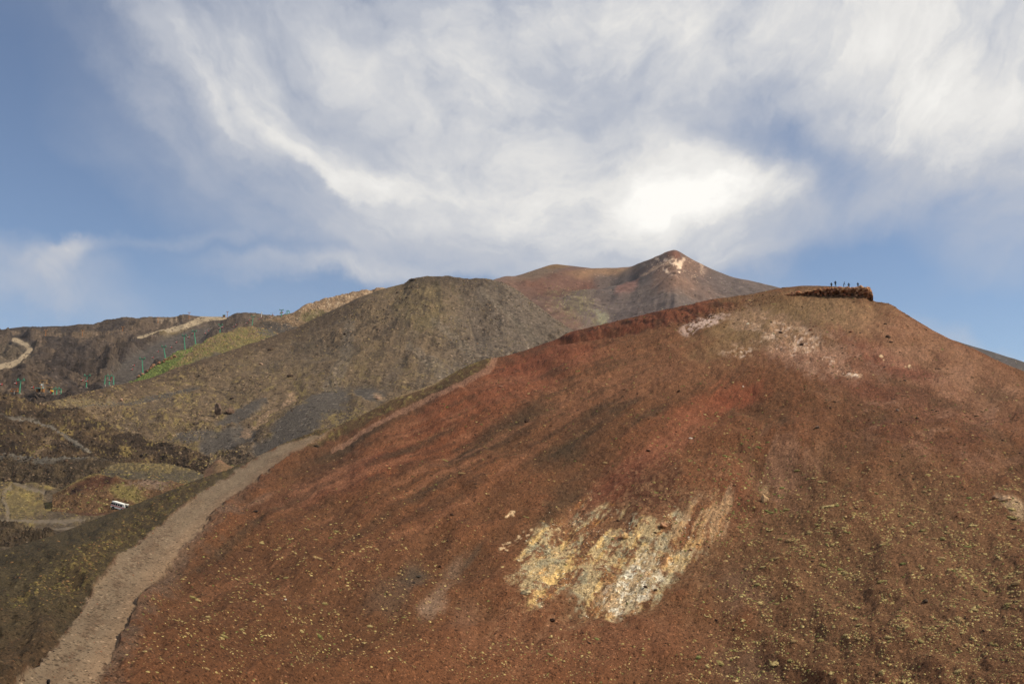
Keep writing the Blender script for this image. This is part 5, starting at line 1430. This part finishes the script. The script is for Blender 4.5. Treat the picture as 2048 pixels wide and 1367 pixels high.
# ------------------------------------------------------------------ cable car
M_GREEN = mat_flat('green_paint', (84, 160, 126), .5, .12, .6); M_DGREEN = mat_flat('dark_green_steel', (58, 116, 92), .55, .15, 2.0)
M_CONC = mat_flat('footing_concrete', (140, 132, 122), .9, .15, 2.0); M_STEEL = mat_flat('grey_steel', (120, 118, 112), .5, .2, 2.0)
M_TAN = mat_flat('weathered_tan_paint', (176, 140, 96), .8, .25, 1.5); M_RUST = mat_flat('rusty_orange_steel', (168, 112, 66), .8, .3, 2.0); M_PALE = mat_flat('pale_galvanised_steel', (196, 192, 180), .55, .15, 1.0)
M_RED = mat_flat('red_paint', (196, 42, 34), .4, .08, 2.0); M_WHITE = mat_flat('white_paint', (238, 236, 228), .4, .05, 1.0); M_BLACK = mat_flat('black_rubber', (24, 24, 26), .6, .2, 3.0)
M_GLASS = mat_flat('dark_glass', (26, 30, 34), .12, .05, 1.0); M_WOOD = mat_flat('brown_wood', (150, 104, 62), .85, .3, 2.0); M_TEAL = mat_flat('teal_roofing', (110, 150, 140), .7, .15, 1.0)
M_YEL = mat_flat('yellow_paint', (230, 176, 40), .5, .1, 2.0); M_CABLE = mat_flat('steel_rope', (70, 70, 72), .6, .1, 2.0)

ARM = {}


def pylon(i, ub, vb, ut, vt, r, arm_px, label, seat=None):
    k = r / F
    b = Vector(P(ub, vb, r))
    if seat:
        q, _ = on(seat, ub, vb); q = Vector(q)
        if abs(q.length - b.length) < 260: b = q; r = math.hypot(q.x, q.y); k = r / F
    t = Vector(P(ut, vt, r)); t.y = b.y; H = (t - b).z
    root = empty('cable_car_pylon', b, label=label, cat='pylon', group='green cable car pylons')
    T = t - b; hw = arm_px * k / 2
    MB().box((0, 0, -.9), (2.6, 2.6, 2.4)).build('footing', M_CONC, root)
    MB().tube((0, 0, 0), (T.x, 0, H - .9), .62, .46, 12).build('column', M_GREEN, root)
    MB().box((T.x, 0, H - .75), (2 * hw, .7, .55)).build('crossarm', M_DGREEN, root)
    for s in (-1, 1):
        m = MB(); x = T.x + s * hw * .82
        m.box((x, 0, H - .25), (.35, 3.6, .35))
        for q in (-1.4, -.5, .5, 1.4): m.tube((x - .22, q, H - .05), (x + .22, q, H - .05), .34, .34, 10)
        m.build('sheave_train', M_DGREEN, root)
        m = MB().tube((x - s * .9, 0, H - .4), (x, 0, H + 1.5), .16, .12, 6).tube((x + s * .5, 0, H - .4), (x, 0, H + 1.5), .16, .12, 6)
        m.build('lifting_frame', M_GREEN, root)
        ARM[(i, s)] = b + Vector((x, 0, H + .25))
    MB().box((T.x, 0, H - .35), (1.2, 1.6, .12)).build('platform', M_DGREEN, root)
    MB().tube((T.x * .1 + .62, -.2, 1), (T.x + .56, -.2, H - 1), .05, .05, 5).build('ladder', M_DGREEN, root)
    return root


def gantry(i, legs, r, label, name='cable_car_gantry'):
    """legs (u_base, v_base, u_top, v_top)"""
    b = Vector(P(legs[1][0], legs[1][1], r)); root = empty(name, b, label=label, cat='gantry')
    tops = []
    for ub, vb, ut, vt in legs:
        a, t = Vector(P(ub, vb, r)), Vector(P(ut, vt, r)); t.y = a.y
        MB().tube(a - b + Vector((0, 0, -2)), t - b, .5, .38, 10).build('leg', M_GREEN, root); tops.append(t - b)
        MB().box(a - b + Vector((0, 0, -1.2)), (1.8, 1.8, 2.2)).build('footing', M_CONC, root)
    l, rr_ = tops[0], tops[-1]
    mid = (l + rr_) / 2; d = rr_ - l
    MB().tube(l, rr_, .34, .34, 8).build('crossarm', M_DGREEN, root)
    for s in (-1, 1):
        x = mid + d * (.22 * s); m = MB()
        m.box(x + Vector((0, 0, -.1)), (.35, 3.6, .4))
        for q in (-1.4, -.5, .5, 1.4): m.tube(x + Vector((-.22, q, .05)), x + Vector((.22, q, .05)), .36, .36, 10)
        m.build('sheave_train', M_DGREEN, root)
        MB().tube(x + Vector((-.7, 0, 0)), x + Vector((0, 0, 2.0)), .16, .12, 6).tube(x + Vector((.7, 0, 0)), x + Vector((0, 0, 2.0)), .16, .12, 6).build('lifting_frame', M_GREEN, root)
        ARM[(i, s)] = b + x + Vector((0, 0, .4))


CABR = [(-40, 900), (40, 930), (113, 945), (173, 975), (219, 1000), (283, 1045), (327, 1080), (368, 1108), (387, 1120), (440, 1180), (506, 1340), (563, 1470), (590, 1490)]


def cab_r(u): return float(np.interp(u, *zip(*CABR)))


def cable_car():
    gn = ['green cable car pylon at the far left beside the old tan lift tower', 'green cable car pylon left of the three-legged gantry', 'green cable car pylon above the row of orange blocks',
          'green cable car pylon at the grassy foot of the ridge, second above the blocks', 'green cable car pylon where the ridge turns yellow, third above the blocks', 'green cable car pylon halfway up the green ridge, fourth above the blocks',
          'green cable car pylon above the widest yellow green slope', 'green cable car pylon at the crest of the green ridge', 'green cable car pylon standing against the sky on the ridge']
    data = [(40, 786, 42, 759, 13, 'lava'), (173, 775, 174.5, 750, 12, 'lava'), (283, 742, 284, 716, 11, 'green'), (327, 711, 327, 692, 9, 'green'), (368, 689, 368, 670, 8, 'green'), (387.5, 680, 388, 661, 8.5, 'green'),
            (439.5, 668, 441, 649, 8, None), (505, 651, 506.5, 632, 8, 'tan'), (562, 632, 563, 619, 8, 'tan')]
    slots = [1, 3, 5, 6, 7, 8, 9, 10, 11]
    for s_, d, l in zip(slots, data, gn): pylon(s_, d[0], d[1], d[2], d[3], cab_r(d[0]), d[4], l, d[5])
    gantry(2, [(106, 788, 106.5, 777), (113, 791, 113.5, 778), (122, 793, 122, 777.5)], 945, 'green three-legged gantry beside the yellow machine at the old lift stop')
    gantry(4, [(209, 768, 211, 751), (218.5, 769, 219, 752), (227.5, 769, 227, 752)], 1000, 'tall green three-legged gantry at the foot of the ash slope')
    gantry(12, [(571, 630, 573, 622), (575, 631, 575.5, 622), (579, 630, 579, 622)], 1492, 'small green gantry on the skyline beside the tan ridge')
    cabs = [(2, 768), (31, 766), (65, 774), (121, 783), (164, 760), (173, 761.5), (222, 755), (219.5, 759.5), (267, 730), (263.5, 738), (305, 714.5), (315, 702.5), (342, 694), (352, 684), (377, 674), (385, 666.5), (410, 666), (416, 661),
            (439, 656), (445, 654), (467, 653), (472, 649), (493, 645.5), (498, 639.5), (517, 637.5), (522, 635), (540, 634), (545, 629.5), (561, 625.5), (565, 624.5)]
    # one cabin with its parts, then copies
    proto = empty('gondola', (0, 0, 0))
    c = MB(); c.box((0, 0, .55), (1.9, 1.7, .5), None, .86); c.box((0, 0, 0.0), (2.0, 1.8, .6)); c.box((0, 0, -.65), (1.7, 1.5, .7), Matrix.Rotation(math.pi, 3, 'X'), .85)
    c.build('cabin', M_RED, proto)
    for s in (-1, 1):
        MB().box((-.22, s * .87, .5), (1.25, .08, .62)).build('window', M_GLASS, proto)
        MB().box((-.22, s * .925, .02), (1.5, .06, .34)).build('white_band', M_WHITE, proto)
    MB().box((-1.0, 0, .5), (.10, 1.35, .62)).build('end_window', M_GLASS, proto); MB().box((-1.02, 0, .02), (.06, 1.6, .34)).build('end_band', M_WHITE, proto)
    MB().box((-.2, 0, -.82), (1.5, 1.78, .5)).build('ski_rack', M_BLACK, proto)
    MB().tube((0, 0, .8), (0, 0, 3.2), .09, .07, 6).build('hanger', M_STEEL, proto); MB().box((0, 0, 3.2), (.5, .3, .25)).build('grip', M_STEEL, proto)
    near = ['beside the leftmost green pylon', 'left of the three-legged gantry', 'left of the second green pylon', 'in front of the three-legged gantry', 'over the dark ash slope', 'over the grassy foot of the ridge', 'over the middle of the green ridge', 'over the upper green ridge', 'near the pylon at the ridge crest', 'near the skyline pylon']
    first = True; grips = {-1: [], 1: []}
    names = {0: 'at the left edge of the photo', 1: 'just left of the leftmost green pylon', 2: 'between the leftmost pylon and the old tan lift tower', 3: 'at the leg of the gantry by the old lift stop', 4: 'left of the second single green pylon', 5: 'in front of the second single green pylon',
             6: 'the upper of two inside the tall three-legged gantry', 7: 'the lower of two inside the tall three-legged gantry', 8: 'the upper of two over the dark ash slope', 9: 'the lower of two over the dark ash slope',
             10: 'low over the grass, first above the ash slope', 11: 'second above the ash slope', 12: 'third above the ash slope', 13: 'fourth above the ash slope', 14: 'right of the pylon where the ridge turns yellow', 15: 'touching the pylon halfway up the green ridge'}
    for n, (u, v) in enumerate(cabs):
        o = proto if first else copy_tree(proto); first = False
        p = Vector(P(u, v, cab_r(u))); o.location = p; o.rotation_euler = (0, 0, .35)
        side = 1 if n % 2 else -1; grips[side].append(p + Vector((0, 0, 3.2)))
        if n in names: lab = 'red and white gondola ' + names[n]
        else: lab = 'red and white gondola, number %s counting down from the skyline end of the cable' % ['one', 'two', 'three', 'four', 'five', 'six', 'seven', 'eight', 'nine', 'ten', 'eleven', 'twelve', 'thirteen', 'fourteen'][29 - n]
        tag(o, lab, 'gondola', 'gondolas on the cable')
    for s, nm in ((-1, 'left'), (1, 'right')):
        pts = sorted([ARM[k] for k in ARM if k[1] == s] + grips[s], key=lambda q: q.x / q.y)
        a = Vector(P(-60, 763, 890.0)); pts = [a] + pts
        m = MB()
        for p, q in zip(pts[:-1], pts[1:]): m.tube(p, q, .035, .035, 5)
        tag(m.build('cable', M_CABLE), 'thin steel cable of the gondola lift, %s strand' % ('near' if s < 0 else 'far'), 'cable', 'cables of the gondola lift')


cable_car()


def old_lift():
    lab = ['small orange mast with crossbar on the pale shelf at the far left', 'small orange mast with crossbar in the middle of the pale shelf', 'small orange mast with crossbar at the right end of the shelf',
           'orange mast with crossbar on the dark lava below the skyline', 'orange mast with crossbar against the sky beside the pale track', 'orange mast with crossbar on the skyline next to the wooden hut']
    for (u, vb, vt), l in zip(((91, 673, 661), (164, 670, 659), (244.5, 665, 654), (316, 646, 634), (378.5, 638, 625), (454, 634.5, 623)), lab):
        p, n = on('lava', u, vb); b = Vector(p); r = math.hypot(p[0], p[1]); H = (vb - vt) * r / F
        o = empty('lift_mast', b, label=l, cat='mast', group='old lift masts on the lava ridge')
        MB().box((0, 0, -.6), (1.6, 1.6, 1.8)).build('footing', M_CONC, o); MB().tube((0, 0, 0), (0, 0, H), .55, .4, 8).build('column', M_RUST, o)
        MB().box((0, 0, H), (4.2, .6, .6)).build('crossarm', M_RUST, o)
        for s in (-1, 1): MB().box((s * 1.8, 0, H + .5), (.5, 2.6, .6)).build('sheave_train', M_TAN, o)
    p, n = on('lava', 448, 634); b = Vector(p); k = mpp(p)
    o = empty('wooden_hut', b, (0, 0, .2), label='small wooden hut with teal roof on the skyline beside the pale track', cat='hut')
    w = 4.6 * k; h = 3.4 * k
    MB().box((0, 0, h / 2 - .3), (w, w * .8, h)).build('wall', M_WOOD, o)
    MB().prism([(-w * .62, h * .9), (w * .62, h * .9), (w * .5, h * 1.25), (-w * .5, h * 1.25)], -w * .5, w * .5).build('roof', M_TEAL, o)
    MB().box((-w * .2, -w * .4, h * .32), (w * .22, .12, h * .66)).build('door', M_BLACK, o); MB().box((w * .22, -w * .4, h * .5), (w * .25, .12, h * .3)).build('window', M_GLASS, o)
    # twin-crossbar towers of the dismantled lift, bottom left
    for u, vb, vt, hw, cols, l in ((27, 796, 779, 7.5, (M_PALE, M_RUST), 'short old lift tower with two rusty crossbars in the dark hollow'), (84.5, 782, 762, 8, (M_PALE, M_TAN), 'old tan lift tower with double crossbar on the mound')):
        r = 905.0; k = r / F; b = Vector(P(u, vb, r)); H = (vb - vt) * k
        o = empty('lift_tower', b, label=l, cat='tower')
        MB().box((0, 0, -1), (2, 2, 2.4)).build('footing', M_CONC, o); MB().tube((0, 0, 0), (.6, 0, H * .8), .6, .5, 10).build('column', cols[0], o)
        for z, s in ((H * .72, 1.0), (H, .8)): MB().box((.5, 0, z), (2 * hw * k * s, 1.0, .6)).build('crossarm', cols[1], o)
        for s in (-1, 1):
            m = MB(); x = .5 + s * hw * k * .72; m.box((x, 0, H * .86), (.4, .5, H * .30)); m.box((x, 0, H * .74), (.8, 4.0, .5)); m.build('sheave_train', cols[1], o)
    r = 903.0; k = r / F
    o = empty('wooden_hut', Vector(P(80.5, 783, r - 3)), (0, 0, .1), label='dark brown open hut under the old tan lift tower', cat='hut')
    for s in (-1, 1): MB().box((s * 5.2 * k, 0, 2.6 * k), (2.4 * k, 3.0, 6.4 * k)).build('wall', M_WOOD, o)
    MB().box((0, 1.2, 2.6 * k), (8 * k, .3, 6 * k)).build('back_wall', M_BLACK, o); MB().box((-1.2 * k, 0, 6.2 * k), (13 * k, 4.2, .6)).build('roof', M_TEAL, o)
    o = empty('pale_post', Vector(P(82, 782, r - 7)), label='thin cream post with a white lamp top in front of the brown hut', cat='post')
    MB().tube((0, 0, -.5), (0, 0, 12 * k), .25, .22, 8).build('pole', M_TAN, o); MB().box((0, 0, 12 * k), (.9, .9, 2.6 * k)).build('lamp_head', M_WHITE, o)
    o = empty('drive_station', Vector(P(97, 784, r)), label='tan concrete drive frame of the old lift between tower and gantry', cat='lift station')
    MB().box((0, 0, 1.2 * k), (4 * k, 2.4, 4 * k), None, .8).build('base', M_CONC, o)
    for s in (-1, 1): MB().tube((s * 1.2 * k, 0, 2 * k), (s * 1.5 * k, 0, 8 * k), .35, .3, 8).build('leg', M_TAN, o)
    MB().box((.6 * k, 0, 9 * k), (10 * k, 2.2, 1.6 * k)).build('beam', M_TAN, o); MB().tube((2.8 * k, -1.2, 5.4 * k), (2.8 * k, 1.2, 5.4 * k), 1.5 * k, 1.5 * k, 14).build('bullwheel', M_BLACK, o)
    o = empty('excavator', Vector(P(103.5, 786, r - 2)), label='yellow machine beside the green gantry of the old lift stop', cat='machine')
    MB().box((0, 0, 4.2 * k), (4.4 * k, 2.0, 2.6 * k), None, .7).build('body', M_YEL, o); MB().box((-.2, 0, 1.2 * k), (3.2 * k, 2.2, 2.0 * k)).build('undercarriage', M_BLACK, o)
    MB().tube((-1.0 * k, 0, 4.6 * k), (-3.4 * k, 0, 7.4 * k), .35, .25, 6).build('boom', M_YEL, o)
    o = empty('red_barrel', Vector(P(101.3, 785.5, r - 5)), label='upright red barrel in front of the yellow machine', cat='barrel')
    MB().tube((0, 0, -.2), (0, 0, 4 * k), .55 * k, .55 * k, 12).build('drum', M_RED, o); MB().tube((0, 0, 4 * k), (0, 0, 4.2 * k), .6 * k, .6 * k, 12).build('lid', M_WHITE, o)
    p, n = on('tan', 523, 630); b = Vector(P(523, 630, 1450.0)); k = 1450 / F
    o = empty('antenna_mast', b, label='short white antenna mast on the skyline between two green pylons', cat='antenna')
    MB().tube((0, 0, -4), (0, 0, 5 * k), .4, .3, 8).build('pole', M_WHITE, o); MB().box((.3 * k, 0, 5.4 * k), (2.4 * k, .8, 1.6 * k)).build('panel', M_WHITE, o)


old_lift()


# ------------------------------------------------------------------ the bus in the valley
def bus():
    Lb, Wb, Hb = 6.3, 2.2, 2.35
    ctr = Vector(P(237.5, 1021.0, 396.0))
    root = empty('off_road_bus', ctr, label='white off-road bus with a red side stripe on the valley track', cat='bus')
    root.rotation_euler = (0, math.radians(13), math.radians(-14))
    prof = [(-Lb / 2, .75), (Lb / 2 - .1, .75), (Lb / 2, 1.1), (Lb / 2, 1.55), (Lb / 2 - .55, 2.55), (Lb / 2 - .9, 2.95), (-Lb / 2 + .3, 3.1), (-Lb / 2 + .05, 2.85)]
    o = MB().prism(prof, -Wb / 2, Wb / 2).build('body', M_WHITE, root)
    bv = o.modifiers.new('bevel', 'BEVEL'); bv.width = .12; bv.segments = 2
    for s in (-1, 1):
        for x, w in ((-2.75, .85), (-1.8, .85), (-.85, .85), (.15, .7), (1.15, 1.0)):
            MB().box((x, s * (Wb / 2 + .005), 2.2), (w, .05, .72)).build('window', M_GLASS, root)
        MB().box((-.15, s * (Wb / 2 + .01), 1.55), (Lb - .35, .05, .26)).build('red_stripe', M_RED, root)
        for x in (-1.9, 1.9):
            w = MB().tube((x, s * (Wb / 2 - .34), .5), (x, s * (Wb / 2 + .03), .5), .5, .5, 18).build('wheel', M_BLACK, root); MB().tube((x, s * (Wb / 2 + .02), .5), (x, s * (Wb / 2 + .06), .5), .26, .26, 12).build('rim', M_STEEL, w)
            MB().tube((x, s * (Wb / 2 - .2), .62), (x, s * (Wb / 2 + .015), .62), .66, .66, 16).build('wheel_arch', M_BLACK, root)
        MB().box((Lb / 2 + .01, s * .8, 1.1), (.06, .34, .22)).build('headlight', M_PALE, root)
    rot = Matrix.Rotation(-math.atan2(.55, 1.0), 3, 'Y')
    MB().box((Lb / 2 - .265, 0, 2.06), (.06, Wb * .86, .9), rot).build('windscreen', M_GLASS, root)
    MB().box((Lb / 2 - .55, 0, 3.02), (.8, Wb * .8, .16)).build('roof_visor', M_WHITE, root)
    MB().box((Lb / 2 + .06, 0, .82), (.16, Wb * .96, .24)).build('bumper', M_STEEL, root); MB().box((0, 0, .66), (Lb * .8, 1.2, .3)).build('chassis', M_BLACK, root)


bus()


# ------------------------------------------------------------------ thin air haze over the whole place
def haze():
    m = MB().box((0, 1500, 160), (32000, 32000, 700))
    ma = bpy.data.materials.new('thin_haze'); ma.use_nodes = True; nt = ma.node_tree; nt.nodes.clear()
    out = nt.nodes.new('ShaderNodeOutputMaterial'); pv = nt.nodes.new('ShaderNodeVolumePrincipled')
    pv.inputs['Color'].default_value = (.86, .88, .92, 1); pv.inputs['Density'].default_value = HAZE; pv.inputs['Anisotropy'].default_value = .2
    nt.links.new(pv.outputs[0], out.inputs['Volume'])
    o = m.build('haze', ma); o['kind'] = 'stuff'


HAZE = 0.00003
haze()
